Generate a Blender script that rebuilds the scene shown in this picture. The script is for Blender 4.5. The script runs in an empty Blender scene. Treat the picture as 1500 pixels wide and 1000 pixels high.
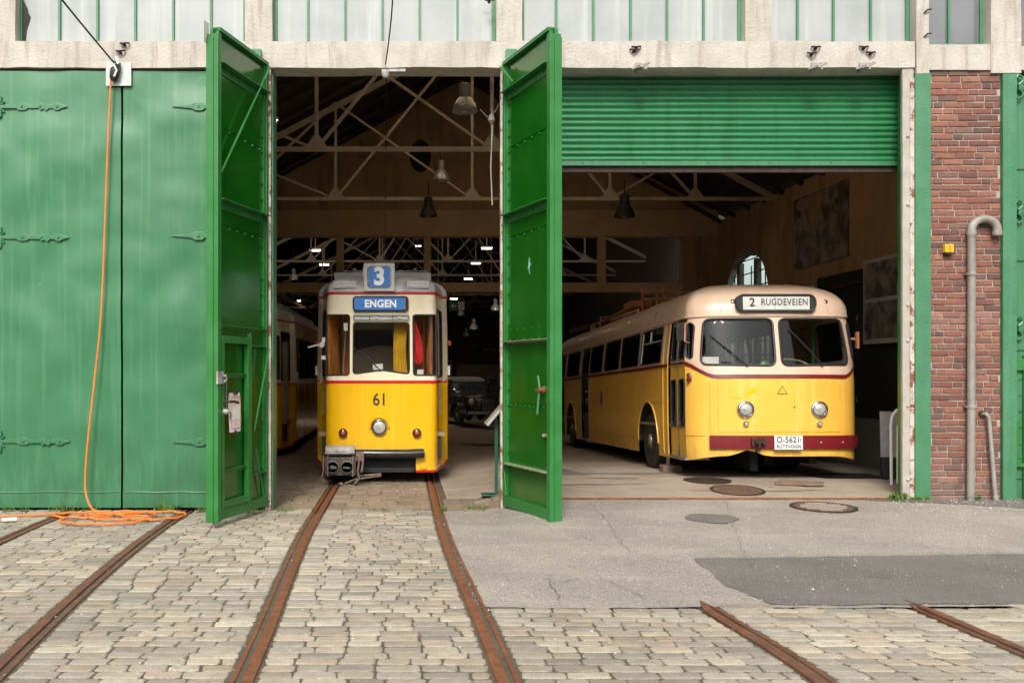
import bpy, bmesh, math, random
import numpy as np
from mathutils import Vector, Matrix, noise
from mathutils.geometry import delaunay_2d_cdt
random.seed(7); R = math.radians
sc = bpy.context.scene; COL = sc.collection
# ---------------------------------------------------------------- camera, sky, sun
cd = bpy.data.cameras.new('camera'); cam = bpy.data.objects.new('camera', cd); COL.objects.link(cam)
cam.location = (0, -12.46, 1.73); cam.rotation_euler = (R(90), 0, 0)
cd.sensor_width = 36; cd.lens = 35.0; cd.shift_x = 0.1067; cd.shift_y = 0.030
cd.clip_start = 0.1; cd.clip_end = 2000; sc.camera = cam
ELEV, AZ = 42, 10
w = bpy.data.worlds.new("World"); sc.world = w; w.use_nodes = True
nt = w.node_tree; nt.nodes.clear()
sky = nt.nodes.new('ShaderNodeTexSky'); sky.sky_type = 'NISHITA'; sky.sun_disc = False
sky.sun_elevation = R(ELEV); sky.sun_rotation = R(180 + AZ); sky.dust_density = 3.0; sky.air_density = 1.0
hs = nt.nodes.new('ShaderNodeHueSaturation'); hs.inputs['Saturation'].default_value = 0.14
hs.inputs['Value'].default_value = 1.0
bg = nt.nodes.new('ShaderNodeBackground'); bg.inputs['Strength'].default_value = 0.15
wo = nt.nodes.new('ShaderNodeOutputWorld')
nt.links.new(sky.outputs[0], hs.inputs['Color']); nt.links.new(hs.outputs[0], bg.inputs['Color']); nt.links.new(bg.outputs[0], wo.inputs[0])
ld = bpy.data.lights.new('sun', 'SUN'); ld.energy = 1.75; ld.angle = R(15); ld.color = (1, .92, .81)
sun = bpy.data.objects.new('sun', ld); COL.objects.link(sun); sun.location = (-4, -20, 25)
sun.rotation_euler = Vector((math.sin(R(AZ))*math.cos(R(ELEV)), math.cos(R(AZ))*math.cos(R(ELEV)), -math.sin(R(ELEV)))).to_track_quat('-Z', 'Y').to_euler()
vs = sc.view_settings; vs.view_transform = 'Standard'; vs.look = 'None'; vs.gamma = 1; vs.exposure = 0.75
sc.cycles.max_bounces = 8; sc.cycles.transparent_max_bounces = 24; sc.cycles.use_denoising = True
sc.cycles.sample_clamp_indirect = 6

# ---------------------------------------------------------------- materials
def lin(c):
    return tuple((x/12.92 if x <= .04045 else ((x+.055)/1.055)**2.4) for x in c)
def M(name, c1, c2=None, scale=3.0, rough=.6, metal=0.0, bump=0.0, bscale=40.0, streak=None, samt=.5, sscale=(14, 14, .7),
      spots=None, spscale=6.0, sthr=.62, attr=None, spec=.5, rvar=.12, coat=0.0, fine=0.0, vec='Object', big=None, grime=None):
    m = bpy.data.materials.new(name); m.use_nodes = True; t = m.node_tree; n = t.nodes; L = t.links
    p = n['Principled BSDF']; p.inputs['Metallic'].default_value = metal; p.inputs['Specular IOR Level'].default_value = spec
    if coat: p.inputs['Coat Weight'].default_value = coat; p.inputs['Coat Roughness'].default_value = .08
    tc = n.new('ShaderNodeTexCoord'); co = tc.outputs[vec]
    def nz(sc_, det=6, mp=None, rgh=.6):
        x = n.new('ShaderNodeTexNoise'); x.inputs['Scale'].default_value = sc_; x.inputs['Detail'].default_value = det; x.inputs['Roughness'].default_value = rgh
        if mp:
            q = n.new('ShaderNodeMapping'); q.inputs['Scale'].default_value = mp; L.new(co, q.inputs[0]); L.new(q.outputs[0], x.inputs['Vector'])
        else: L.new(co, x.inputs['Vector'])
        return x.outputs['Fac']
    def ramp(s, a, b):
        r = n.new('ShaderNodeMapRange'); r.interpolation_type = 'SMOOTHSTEP'; r.inputs['From Min'].default_value = a; r.inputs['From Max'].default_value = b; L.new(s, r.inputs['Value']); return r.outputs[0]
    def mul(s, k):
        r = n.new('ShaderNodeMath'); r.operation = 'MULTIPLY'; L.new(s, r.inputs[0])
        if isinstance(k, (int, float)): r.inputs[1].default_value = k
        else: L.new(k, r.inputs[1])
        return r.outputs[0]
    def mix(f, a, b, mode='MIX'):
        x = n.new('ShaderNodeMix'); x.data_type = 'RGBA'; x.blend_type = mode
        if isinstance(f, (int, float)): x.inputs['Factor'].default_value = f
        else: L.new(f, x.inputs['Factor'])
        for s, v in ((x.inputs[6], a), (x.inputs[7], b)):
            if isinstance(v, tuple): s.default_value = (*v[:3], 1)
            else: L.new(v, s)
        return x.outputs[2]
    c2 = c2 or tuple(x*.8 for x in c1)
    col = mix(ramp(nz(scale), .32, .68), tuple(c1), tuple(c2))
    if big: col = mix(mul(ramp(nz(big[1], 4), .4, .65), big[2]), col, tuple(big[0]))
    if attr:
        a = n.new('ShaderNodeAttribute'); a.attribute_name = attr; col = mix(1.0, col, a.outputs['Color'], 'MULTIPLY')
    if fine:
        f = n.new('ShaderNodeMapRange'); f.inputs['From Min'].default_value = .3; f.inputs['From Max'].default_value = .7
        f.inputs['To Min'].default_value = 1-fine; f.inputs['To Max'].default_value = 1+fine; L.new(nz(bscale*3, 3), f.inputs['Value'])
        cc = n.new('ShaderNodeCombineColor'); [L.new(f.outputs[0], cc.inputs[i]) for i in range(3)]
        col = mix(1.0, col, cc.outputs[0], 'MULTIPLY')
    if streak: col = mix(mul(ramp(nz(1.0, 5, sscale), .48, .72), samt), col, tuple(streak))
    if spots: col = mix(ramp(nz(spscale, 10, None, .7), sthr, sthr+.06), col, tuple(spots))
    if grime:   # dirt splashed up from the ground: (colour, height where it ends, amount)
        sx = n.new('ShaderNodeSeparateXYZ'); L.new(co, sx.inputs[0]); g1 = n.new('ShaderNodeMapRange'); g1.inputs['From Min'].default_value = grime[1]; g1.inputs['From Max'].default_value = grime[3] if len(grime) > 3 else 0
        g1.inputs['To Min'].default_value = 0; g1.inputs['To Max'].default_value = 1; L.new(sx.outputs[2], g1.inputs['Value'])
        col = mix(mul(mul(g1.outputs[0], ramp(nz(1.0, 8, (9, 9, 2.2), .7), .38, .62)), grime[2]), col, tuple(grime[0]))
    L.new(col, p.inputs['Base Color'])
    rr = n.new('ShaderNodeMapRange'); rr.inputs['To Min'].default_value = max(.03, rough-rvar); rr.inputs['To Max'].default_value = min(1, rough+rvar)
    L.new(nz(scale*2.3), rr.inputs['Value']); L.new(rr.outputs[0], p.inputs['Roughness'])
    if bump:
        b = n.new('ShaderNodeBump'); b.inputs['Strength'].default_value = min(1, bump); b.inputs['Distance'].default_value = .02
        L.new(nz(bscale, 8), b.inputs['Height']); L.new(b.outputs[0], p.inputs['Normal'])
    return m
def glassM(name, tint=(.8, .8, .78), rough=.01, ior=1.5):
    m = bpy.data.materials.new(name); m.use_nodes = True; t = m.node_tree; n = t.nodes; L = t.links; n.clear()
    o = n.new('ShaderNodeOutputMaterial'); mx = n.new('ShaderNodeMixShader'); ge = n.new('ShaderNodeNewGeometry'); dt = n.new('ShaderNodeVectorMath'); dt.operation = 'DOT_PRODUCT'; L.new(ge.outputs['Normal'], dt.inputs[0]); L.new(ge.outputs['Incoming'], dt.inputs[1])
    def mth(op, a, b=None):
        q = n.new('ShaderNodeMath'); q.operation = op
        for i, v in enumerate((a, b)):
            if v is None: continue
            if isinstance(v, (int, float)): q.inputs[i].default_value = v
            else: L.new(v, q.inputs[i])
        return q.outputs[0]
    fr_ = mth('ADD', mth('MULTIPLY', mth('POWER', mth('SUBTRACT', 1.0, mth('ABSOLUTE', dt.outputs['Value'])), 5.0), .9), .035)
    tr = n.new('ShaderNodeBsdfTransparent'); tr.inputs[0].default_value = (*tint, 1); gl = n.new('ShaderNodeBsdfGlossy'); gl.inputs['Roughness'].default_value = rough
    L.new(fr_, mx.inputs[0]); L.new(tr.outputs[0], mx.inputs[1]); L.new(gl.outputs[0], mx.inputs[2]); L.new(mx.outputs[0], o.inputs[0])
    return m
def emitM(name, c, s):
    m = bpy.data.materials.new(name); m.use_nodes = True; p = m.node_tree.nodes['Principled BSDF']
    p.inputs['Emission Color'].default_value = (*c, 1); p.inputs['Emission Strength'].default_value = s; p.inputs['Base Color'].default_value = (.8, .8, .8, 1)
    return m
K = {}
K['conc'] = M('weathered_concrete', (.51, .475, .42), (.42, .385, .335), 2.2, .9, bump=.6, bscale=30, streak=(.30, .26, .21), samt=.75, sscale=(9, 9, .9), spots=(.66, .61, .53), spscale=5, sthr=.67, fine=.10)
K['conc_grey'] = M('grey_concrete', (.34, .31, .27), (.24, .22, .19), 2.5, .92, bump=.5, bscale=30, fine=.1)
K['green'] = M('faded_green_paint', (.036, .160, .068), (.044, .176, .078), .9, .34, bump=.05, bscale=60, streak=(.09, .25, .13), samt=.45, sscale=(16, 16, .35), spots=(.15, .09, .045), spscale=5, sthr=.72, big=((.06, .21, .105), .45, .2), grime=((.035, .085, .04), 1.3, .55))
K['green_post'] = M('green_paint_on_steel', (.042, .17, .078), (.06, .20, .10), 3, .45, bump=.3, bscale=26, streak=(.09, .24, .13), samt=.4, spots=(.22, .15, .06), spscale=5, sthr=.7)
K['green_in'] = M('deep_green_gloss_paint', (.005, .100, .005), (.008, .120, .008), 1.6, .20, coat=.4, bump=.02, bscale=50, streak=(.03, .14, .025), samt=.25, sscale=(16, 16, .5), spots=(.035, .14, .035), spscale=7, sthr=.74, grime=((.06, .11, .04), .8, .2))
K['green_rail'] = M('green_paint_worn_edges', (.016, .15, .022), (.03, .18, .045), 3, .4, bump=.15, bscale=40, spots=(.33, .31, .22), spscale=9, sthr=.66)
K['shutter'] = M('green_shutter_paint', (.022, .165, .060), (.03, .18, .07), 1.5, .32, bump=.05, streak=(.01, .09, .03), samt=.4, sscale=(7, 7, 1.2), spots=(.06, .18, .08), spscale=5, sthr=.64)
K['rusty'] = M('rusty_painted_steel', (.55, .50, .44), (.40, .34, .28), 5, .75, bump=.4, bscale=40, spots=(.20, .07, .03), spscale=7, sthr=.52)
K['greyst'] = M('grey_painted_steel', (.42, .39, .34), (.34, .31, .27), 4, .7, bump=.3, bscale=30, spots=(.25, .16, .1), spscale=8, sthr=.66)
K['rust'] = M('brown_rust', (.27, .105, .045), (.15, .06, .032), 9, .55, .25, bump=.5, bscale=60, spots=(.30, .13, .05), spscale=14, sthr=.6, fine=.2, rvar=.2)
K['rust_brown'] = M('dark_brown_rust', (.19, .078, .042), (.11, .048, .03), 9, .6, .15, bump=.4, bscale=60, spots=(.2, .09, .05), spscale=14, sthr=.62, fine=.2)
K['rust_dark'] = M('dark_rust', (.055, .032, .022), (.035, .022, .018), 8, .7, .3, bump=.4, bscale=60)
K['rust_or'] = M('orange_rust_primer', (.62, .25, .12), (.42, .17, .08), 6, .7, bump=.2)
K['brick'] = M('brick', (.95, .95, .95), (.72, .68, .66), 26, .85, grime=((.20, .17, .15), .9, .6), bump=.6, bscale=70, attr='col', fine=.18, spots=(.42, .36, .33), spscale=9, sthr=.68)
K['mortar'] = M('mortar', (.46, .40, .35), (.36, .31, .27), 12, .95, bump=.7, bscale=60, fine=.15)
K['cobble'] = M('granite_setts', (.80, .77, .71), (.64, .62, .57), 9, .8, bump=.5, bscale=40, attr='col', fine=.30, spots=(.34, .30, .25), spscale=13, sthr=.64)
K['joint'] = M('sandy_joint_dirt', (.125, .104, .074), (.08, .066, .046), 9, .95, bump=.8, bscale=80, fine=.3, spots=(.075, .10, .035), spscale=6, sthr=.56)
K['asphalt'] = M('worn_asphalt', (.33, .298, .258), (.27, .243, .21), 1.1, .88, bump=.8, bscale=42, fine=.55, streak=(.38, .345, .30), samt=.5, sscale=(.8, 3, 1), spots=(.50, .46, .41), spscale=30, sthr=.62, big=((.23, .205, .18), .6, .6))
K['asphalt_dk'] = M('darker_asphalt_repair', (.165, .15, .133), (.13, .118, .105), 1.7, .85, bump=.8, bscale=42, fine=.5, spots=(.30, .28, .25), spscale=42, sthr=.68, big=((.13, .12, .115), .9, .4))
K['floor'] = M('worn_concrete_floor', (.33, .27, .215), (.25, .20, .155), 1.3, .72, bump=.35, bscale=35, fine=.12, streak=(.42, .36, .29), samt=.6, sscale=(.9, 2.5, 1), spots=(.15, .11, .08), spscale=1.9, sthr=.60, rvar=.2)
K['wall'] = M('tan_painted_brick_wall', (.46, .285, .145), (.38, .23, .115), 1.2, .85, bump=.6, bscale=24, streak=(.14, .09, .055), samt=.6, sscale=(3, 3, .6), spots=(.42, .33, .22), spscale=4, sthr=.68)
K['beam'] = M('beige_painted_beam', (.58, .39, .22), (.5, .33, .18), 2, .75, bump=.15, spots=(.22, .15, .09), spscale=3, sthr=.66)
K['truss'] = M('beige_steel_truss', (.50, .40, .30), (.40, .32, .23), 3, .6, bump=.1, spots=(.2, .12, .07), spscale=8, sthr=.68)
K['roofwood'] = M('dark_roof_boards', (.05, .035, .025), (.035, .024, .018), 3, .85, bump=.3, streak=(.07, .05, .035), sscale=(8, .3, 1))
K['dark'] = M('near_black', (.018, .016, .014), (.012, .011, .010), 3, .7)
K['black'] = M('black_rubber', (.022, .022, .022), (.014, .014, .014), 6, .55, bump=.1)
K['yellow'] = M('tram_yellow_gloss', (.84, .47, .006), (.80, .44, .006), 1.1, .20, streak=(.85, .52, .03), samt=.5, sscale=(9, 9, .35), coat=.5, bump=.02, bscale=3.5, spec=.5, grime=((.30, .19, .05), .75, .6, .15))
K['cream'] = M('cream_gloss', (.80, .72, .52), (.77, .68, .47), 1.4, .25, streak=(.66, .53, .34), samt=.3, sscale=(8, 8, .5), coat=.4)
K['red'] = M('red_stripe_paint', (.55, .012, .012), (.48, .010, .012), 3, .3)
K['troof'] = M('grey_tram_roof', (.42, .42, .41), (.30, .30, .295), 4, .5, bump=.08, streak=(.55, .55, .54), samt=.6, sscale=(7, 7, .8), spots=(.2, .19, .18), spscale=8, sthr=.66)
K['byellow'] = M('bus_yellow_paint', (.82, .47, .07), (.78, .43, .055), 1.0, .33, streak=(.84, .56, .16), samt=.5, sscale=(7, 7, .5), coat=.25, bump=.015, bscale=5, spots=(.82, .45, .04), spscale=1.7, sthr=.66, fine=.03, grime=((.36, .23, .09), .75, .6, .2))
K['bpink'] = M('bus_pinkish_cream', (.65, .46, .34), (.61, .43, .31), 1.3, .32, coat=.25, bump=.015, bscale=6, streak=(.78, .60, .47), samt=.4, sscale=(5, 5, .9), spots=(.45, .30, .2), spscale=6, sthr=.72)
K['maroon'] = M('maroon_paint', (.17, .010, .014), (.135, .010, .013), 3, .35, spots=(.30, .12, .11), spscale=22, sthr=.70)
K['chrome'] = M('chrome', (.62, .60, .57), (.5, .48, .46), 8, .18, .95, rvar=.08)
K['lensdark'] = M('dark_lamp_glass', (.10, .09, .08), (.16, .14, .12), 20, .25, .4)
K['rust_cover'] = M('brown_iron_cover', (.17, .10, .07), (.11, .07, .05), 12, .7, .2, bump=.4, spots=(.26, .17, .11), spscale=18, sthr=.6)
K['palefill'] = M('pale_grit_fill', (.50, .46, .40), (.4, .36, .31), 20, .9)
K['steel'] = M('dull_steel', (.36, .34, .31), (.24, .22, .20), 8, .5, .6, bump=.2, bscale=50)
K['alu'] = M('pale_metal', (.55, .54, .52), (.45, .44, .42), 6, .4, .5)
K['greyp'] = M('chipped_grey_paint', (.40, .38, .36), (.26, .24, .22), 9, .6, bump=.3, spots=(.12, .08, .06), spscale=12, sthr=.56)
K['white'] = M('white_plastic', (.78, .77, .74), (.72, .71, .68), 4, .5)
K['paper'] = M('white_paper', (.82, .80, .78), (.78, .76, .74), 4, .8)
K['blue'] = M('blue_sign', (.03, .17, .52), (.04, .20, .56), 6, .3, streak=(.09, .26, .58), samt=.4)
K['wtext'] = M('white_lettering', (.86, .86, .86), (.84, .84, .84), 4, .4)
K['btext'] = M('dark_lettering', (.03, .018, .022), (.025, .018, .02), 4, .5)
K['blind'] = M('pale_destination_blind', (.60, .60, .56), (.52, .52, .48), 6, .6, streak=(.42, .42, .39), samt=.5, sscale=(3, 3, 9))
K['lensred'] = M('red_brown_lens', (.20, .035, .02), (.16, .03, .02), 8, .2, coat=.5)
K['lensor'] = M('orange_lens', (.6, .12, .02), (.5, .1, .02), 8, .2)
K['lens'] = M('ribbed_lamp_glass', (.50, .49, .45), (.36, .355, .33), 60, .2, .1, bump=.3, bscale=90, coat=.6)
K['curtain'] = M('orange_curtain', (.75, .28, .05), (.58, .19, .035), 5, .85)
K['ycurtain'] = M('yellow_curtain', (.72, .45, .02), (.62, .36, .02), 5, .85)
K['redcloth'] = M('red_cloth', (.72, .03, .03), (.6, .02, .02), 5, .8)
K['tan'] = M('tan_panel', (.28, .21, .13), (.22, .16, .10), 4, .5)
K['seat'] = M('dark_green_seat', (.03, .07, .045), (.025, .055, .04), 4, .6)
K['gpole'] = M('green_enamel', (.03, .22, .07), (.03, .2, .06), 4, .4)
K['orange'] = M('orange_cable', (.80, .20, .03), (.74, .17, .025), 6, .5)
K['galv'] = M('galvanised_pipe', (.31, .30, .27), (.22, .205, .18), 5, .6, .2, bump=.2, streak=(.28, .18, .12), samt=.5, sscale=(16, 16, 1), spots=(.28, .12, .06), spscale=9, sthr=.64)
K['ybox'] = M('yellow_plastic', (.80, .42, .01), (.74, .38, .01), 5, .4)
K['whiteglass'] = M('whitened_window_glass', (.355, .375, .365), (.28, .305, .295), 1.2, .12, streak=(.45, .475, .45), samt=.7, sscale=(5, 5, .22), rvar=.08, spec=.6)
K['darkglass'] = M('grey_window_glass', (.16, .165, .17), (.12, .125, .13), 1.3, .06, spec=.9, rvar=.03)
K['leaf'] = M('weed_leaves', (.07, .15, .018), (.13, .20, .035), 14, .6)
K['photo'] = M('old_photo_print', (.30, .25, .19), (.035, .03, .025), 3.2, .4, streak=(.34, .29, .22), samt=.35, sscale=(6, 6, 2), spots=(.03, .025, .02), spscale=3, sthr=.55)
K['photo_lt'] = M('pale_photo_print', (.50, .46, .40), (.42, .38, .33), 3, .4)
K['plinth'] = M('grey_render_plinth', (.20, .185, .165), (.15, .14, .125), 2.5, .85, bump=.3)
K['exitg'] = M('exit_sign_green', (.01, .20, .07), (.01, .18, .06), 4, .4)
K['cardark'] = M('dark_car_paint', (.030, .022, .018), (.02, .016, .014), 3, .25, coat=.5)
K['redwall'] = M('dark_red_brown_wall', (.13, .05, .03), (.10, .04, .025), 2, .8)
K['glass'] = glassM('window_glass', (.78, .78, .75))
K['glassd'] = glassM('smoky_window_glass', (.42, .40, .36))
K['added_skylight'] = M('added_diffusing_skylight', (.8, .8, .78), None, 3, .6)  # for roof panels added out of view to brighten the hall
_n = K['added_skylight'].node_tree; _t = _n.nodes.new('ShaderNodeBsdfTranslucent'); _t.inputs[0].default_value = (.92, .82, .66, 1); _n.links.new(_t.outputs[0], _n.nodes['Material Output'].inputs[0])
K['added_skylight_dim'] = M('added_dim_skylight', (.4, .4, .38), None, 3, .6)  # less translucent copy, so the added rear panel lets in less light
_n = K['added_skylight_dim'].node_tree; _t = _n.nodes.new('ShaderNodeBsdfTranslucent'); _t.inputs[0].default_value = (.45, .38, .28, 1); _n.links.new(_t.outputs[0], _n.nodes['Material Output'].inputs[0])
K['skyglass'] = glassM('arched_window_glass', (.85, .93, .88))
K['lampglass'] = glassM('lamp_glass', (.75, .72, .66)); K['shade'] = M('prismatic_grey_shade', (.42, .40, .36), (.28, .26, .23), 30, .2, .35, sscale=(40, 40, 1), streak=(.6, .57, .5))
K['tube'] = emitM('lit_tube', (1, .86, .66), 9.0)
K['dgreen'] = M('dark_green_enamel', (.012, .10, .055), (.01, .08, .045), 4, .4)
K['platey'] = M('greyish_acrylic_plate', (.52, .56, .53), (.46, .50, .47), 5, .25)
K['wood'] = M('grey_brown_plank', (.20, .13, .085), (.14, .09, .06), 6, .8, streak=(.28, .2, .14), sscale=(2, 30, 30))

# ---------------------------------------------------------------- mesh helpers
def tag(o, label=None, cat=None, group=None, kind=None):
    if label: o['label'] = label
    if cat: o['category'] = cat
    if group: o['group'] = group
    if kind: o['kind'] = kind
    return o
def thing(name, label, cat, loc=(0, 0, 0), rot=(0, 0, 0), group=None):
    o = bpy.data.objects.new(name, None); o.empty_display_size = .2; COL.objects.link(o); o.location = loc; o.rotation_euler = rot
    return tag(o, label, cat, group)
class MB:
    def __init__(s): s.v = []; s.f = []; s.c = []; s.col = (1, 1, 1)
    def add(s, vs, fs):
        b = len(s.v); s.v += [tuple(p) for p in vs]; s.f += [tuple(i+b for i in f) for f in fs]; s.c += [s.col]*len(vs); return s
    def box(s, x0, x1, y0, y1, z0, z1, M_=None):
        vs = [(x, y, z) for z in (z0, z1) for y in (y0, y1) for x in (x0, x1)]
        if M_: vs = [M_ @ Vector(p) for p in vs]
        return s.add(vs, [(0, 2, 3, 1), (4, 5, 7, 6), (0, 1, 5, 4), (2, 6, 7, 3), (0, 4, 6, 2), (1, 3, 7, 5)])
    def rbox(s, x0, x1, y0, y1, z0, z1, n=.15, amp=.006, sc_=3.0):
        # box subdivided and roughened
        bm = bmesh.new(); bmesh.ops.create_cube(bm, size=1)
        d = (x1-x0, y1-y0, z1-z0)
        for v in bm.verts: v.co = Vector((x0+(v.co.x+.5)*d[0], y0+(v.co.y+.5)*d[1], z0+(v.co.z+.5)*d[2]))
        for ax in range(3):
            k = int(min(70, d[ax]/n))
            for i in range(1, k):
                no = Vector((0, 0, 0)); no[ax] = 1; p = Vector((x0, y0, z0)); p[ax] += d[ax]*i/k
                bmesh.ops.bisect_plane(bm, geom=bm.verts[:]+bm.edges[:]+bm.faces[:], plane_co=p, plane_no=no)
        for v in bm.verts:
            q = noise.noise_vector(v.co*sc_) + .5*noise.noise_vector(v.co*sc_*4)
            v.co += q*amp
        bm.verts.index_update()
        s.add([v.co[:] for v in bm.verts], [[v.index for v in f.verts] for f in bm.faces]); bm.free(); return s
    def tube(s, pts, r, n=8, closed=False, cap=True):
        pts = [Vector(p) for p in pts]; m = len(pts); rs = r if isinstance(r, (list, tuple)) else [r]*m
        ring = []; up = None; b = []
        for i, p in enumerate(pts):
            a = pts[(i-1) % m] if (i > 0 or closed) else p; c = pts[(i+1) % m] if (i < m-1 or closed) else p
            t = (c-a).normalized() if (c-a).length > 1e-9 else Vector((0, 0, 1))
            if up is None: up = t.orthogonal().normalized()
            up = (up - t*up.dot(t)); up = up.normalized() if up.length > 1e-6 else t.orthogonal().normalized()
            sd = t.cross(up)
            b.append([p + (up*math.cos(2*math.pi*k/n) + sd*math.sin(2*math.pi*k/n))*rs[i] for k in range(n)])
        vs = [q for g in b for q in g]; fs = []
        for i in range(m if closed else m-1):
            j = (i+1) % m
            for k in range(n): fs.append((i*n+k, i*n+(k+1) % n, j*n+(k+1) % n, j*n+k))
        if cap and not closed: fs += [tuple(range(n))[::-1], tuple((m-1)*n+k for k in range(n))]
        return s.add(vs, fs)
    def bar(s, p, q, w_, h_=None):
        p, q = Vector(p), Vector(q); h_ = h_ or w_; d = (q-p).normalized()
        u = Vector((0, 1, 0)) if abs(d.y) < .9 else Vector((0, 0, 1))
        a = d.cross(u).normalized()*w_/2; b_ = d.cross(a).normalized()*h_/2
        vs = [c+i*a+j*b_ for c in (p, q) for i, j in ((-1, -1), (1, -1), (1, 1), (-1, 1))]
        return s.add(vs, [(0, 1, 2, 3), (7, 6, 5, 4), (0, 4, 5, 1), (1, 5, 6, 2), (2, 6, 7, 3), (3, 7, 4, 0)])
    def lathe(s, prof, c, axis, n=24):
        # prof: list of (r, h) along axis
        ax = Vector(axis).normalized(); u = ax.orthogonal().normalized(); w_ = ax.cross(u); c = Vector(c); vs = []; fs = []
        for r, h in prof: vs += [c+ax*h+(u*math.cos(2*math.pi*k/n)+w_*math.sin(2*math.pi*k/n))*r for k in range(n)]
        for i in range(len(prof)-1):
            for k in range(n): fs.append((i*n+k, i*n+(k+1) % n, (i+1)*n+(k+1) % n, (i+1)*n+k))
        if prof[0][0] > 1e-4: fs.append(tuple(range(n))[::-1])
        if prof[-1][0] > 1e-4: fs.append(tuple((len(prof)-1)*n+k for k in range(n)))
        return s.add(vs, fs)
    def prism(s, poly, f, d0, d1):
        # poly 2D extruded; f(a,b,d)->3D
        n = len(poly); vs = [f(a, b, d0) for a, b in poly]+[f(a, b, d1) for a, b in poly]
        return s.add(vs, [tuple(range(n))[::-1], tuple(range(n, 2*n))]+[(i, (i+1) % n, n+(i+1) % n, n+i) for i in range(n)])
    def build(s, name, mat, parent=None, smooth=False, bevel=0, label=None, ang=40):
        me = bpy.data.meshes.new(name); me.from_pydata(s.v, [], s.f); me.materials.append(K[mat] if isinstance(mat, str) else mat)
        if any(c != (1, 1, 1) for c in s.c):
            a = me.color_attributes.new('col', 'FLOAT_COLOR', 'POINT')
            a.data.foreach_set('color', np.hstack([np.array(s.c, dtype=np.float32), np.ones((len(s.c), 1), np.float32)]).ravel())
        bm = bmesh.new(); bm.from_mesh(me); bmesh.ops.recalc_face_normals(bm, faces=bm.faces)
        if bevel:
            bm.edges.ensure_lookup_table()
            es = [e for e in bm.edges if len(e.link_faces) == 2 and e.calc_face_angle(0) > .6]
            bmesh.ops.bevel(bm, geom=es, offset=bevel, segments=2, affect='EDGES', profile=.6)
        bm.to_mesh(me); bm.free()
        if smooth: me.shade_smooth(); me.set_sharp_from_angle(angle=R(ang))
        o = bpy.data.objects.new(name, me); COL.objects.link(o)
        if parent: o.parent = parent
        if label: o['label'] = label
        return o
def rrect(x0, x1, y0, y1, r, n=5):
    if not isinstance(r, (tuple, list)): r = (r,)*4   # order: bl, br, tr, tl
    out = []
    for (cx, cy, a0, rr) in ((x0, y0, 180, r[0]), (x1, y0, 270, r[1]), (x1, y1, 0, r[2]), (x0, y1, 90, r[3])):
        sx = 1 if cx == x0 else -1; sy = 1 if cy == y0 else -1
        for k in range(n+1):
            a = R(a0+90*k/n); out.append((cx+sx*rr+math.cos(a)*rr, cy+sy*rr+math.sin(a)*rr))
    return out
def inpoly(P, poly):
    x, y = P[:, 0], P[:, 1]; c = np.zeros(len(P), bool); n = len(poly)
    for i in range(n):
        x1, y1 = poly[i]; x2, y2 = poly[(i+1) % n]
        m = ((y1 > y) != (y2 > y)); xx = (x2-x1)*(y-y1)/((y2-y1) if y2 != y1 else 1e-12)+x1
        c ^= m & (x < xx)
    return c
def densify(poly, step):
    out = []
    for i in range(len(poly)):
        a, b = poly[i], poly[(i+1) % len(poly)]; d = math.dist(a, b); k = max(1, int(math.ceil(d/step)))
        out += [(a[0]+(b[0]-a[0])*j/k, a[1]+(b[1]-a[1])*j/k) for j in range(k)]
    return out
def panel(name, S, outer, holes, step, mat, parent=None, label=None, custom=True, sy=None, dens=True):
    sy = sy or step
    if dens: outer = densify(outer, max(step, sy) if not dens == 2 else min(step, sy))
    holes = [densify(h, step) for h in holes]
    P = []; E = []
    for L_ in [outer]+holes:
        b = len(P); P += L_; E += [(b+i, b+(i+1) % len(L_)) for i in range(len(L_))]
    xs = [p[0] for p in outer]; ys = [p[1] for p in outer]
    gx = np.arange(min(xs)+step*.5, max(xs), step); gy = np.arange(min(ys)+sy*.5, max(ys), sy)
    if len(gx) and len(gy):
        G = np.array([(a, b) for a in gx for b in gy]); k = inpoly(G, outer)
        for h in holes: k &= ~inpoly(G, h)
        G = G[k]; B = np.array(P)
        if len(G):
            keep = np.ones(len(G), bool)
            for i in range(0, len(G), 4000):
                d = np.abs(G[i:i+4000, None, :]-B[None]); d[..., 0] /= step; d[..., 1] /= sy
                keep[i:i+4000] = (np.maximum(d[..., 0], d[..., 1]).min(1) > .3)
            P += [tuple(g) for g in G[keep]]
    r = delaunay_2d_cdt([Vector(p) for p in P], E, [], 0, 1e-6)
    V = np.array([v[:] for v in r[0]]); F = np.array([f for f in r[2]])
    C = V[F].mean(1); k = inpoly(C, outer)
    for h in holes: k &= ~inpoly(C, h)
    F = F[k]
    me = bpy.data.meshes.new(name); me.from_pydata([S(a, b) for a, b in V], [], [tuple(int(i) for i in f) for f in F])
    me.materials.append(K[mat] if isinstance(mat, str) else mat)
    bm = bmesh.new(); bm.from_mesh(me); bmesh.ops.delete(bm, geom=[v for v in bm.verts if not v.link_faces], context='VERTS'); bm.to_mesh(me); bm.free()
    me.shade_smooth()
    o = bpy.data.objects.new(name, me); COL.objects.link(o)
    if parent: o.parent = parent
    if label: o['label'] = label
    return o
def ring(S, poly, r, step=.08, n=6, mb=None):
    mb = mb or MB(); p = densify(poly, step); return mb.tube([S(a, b) for a, b in p], r, n, closed=True)
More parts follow.
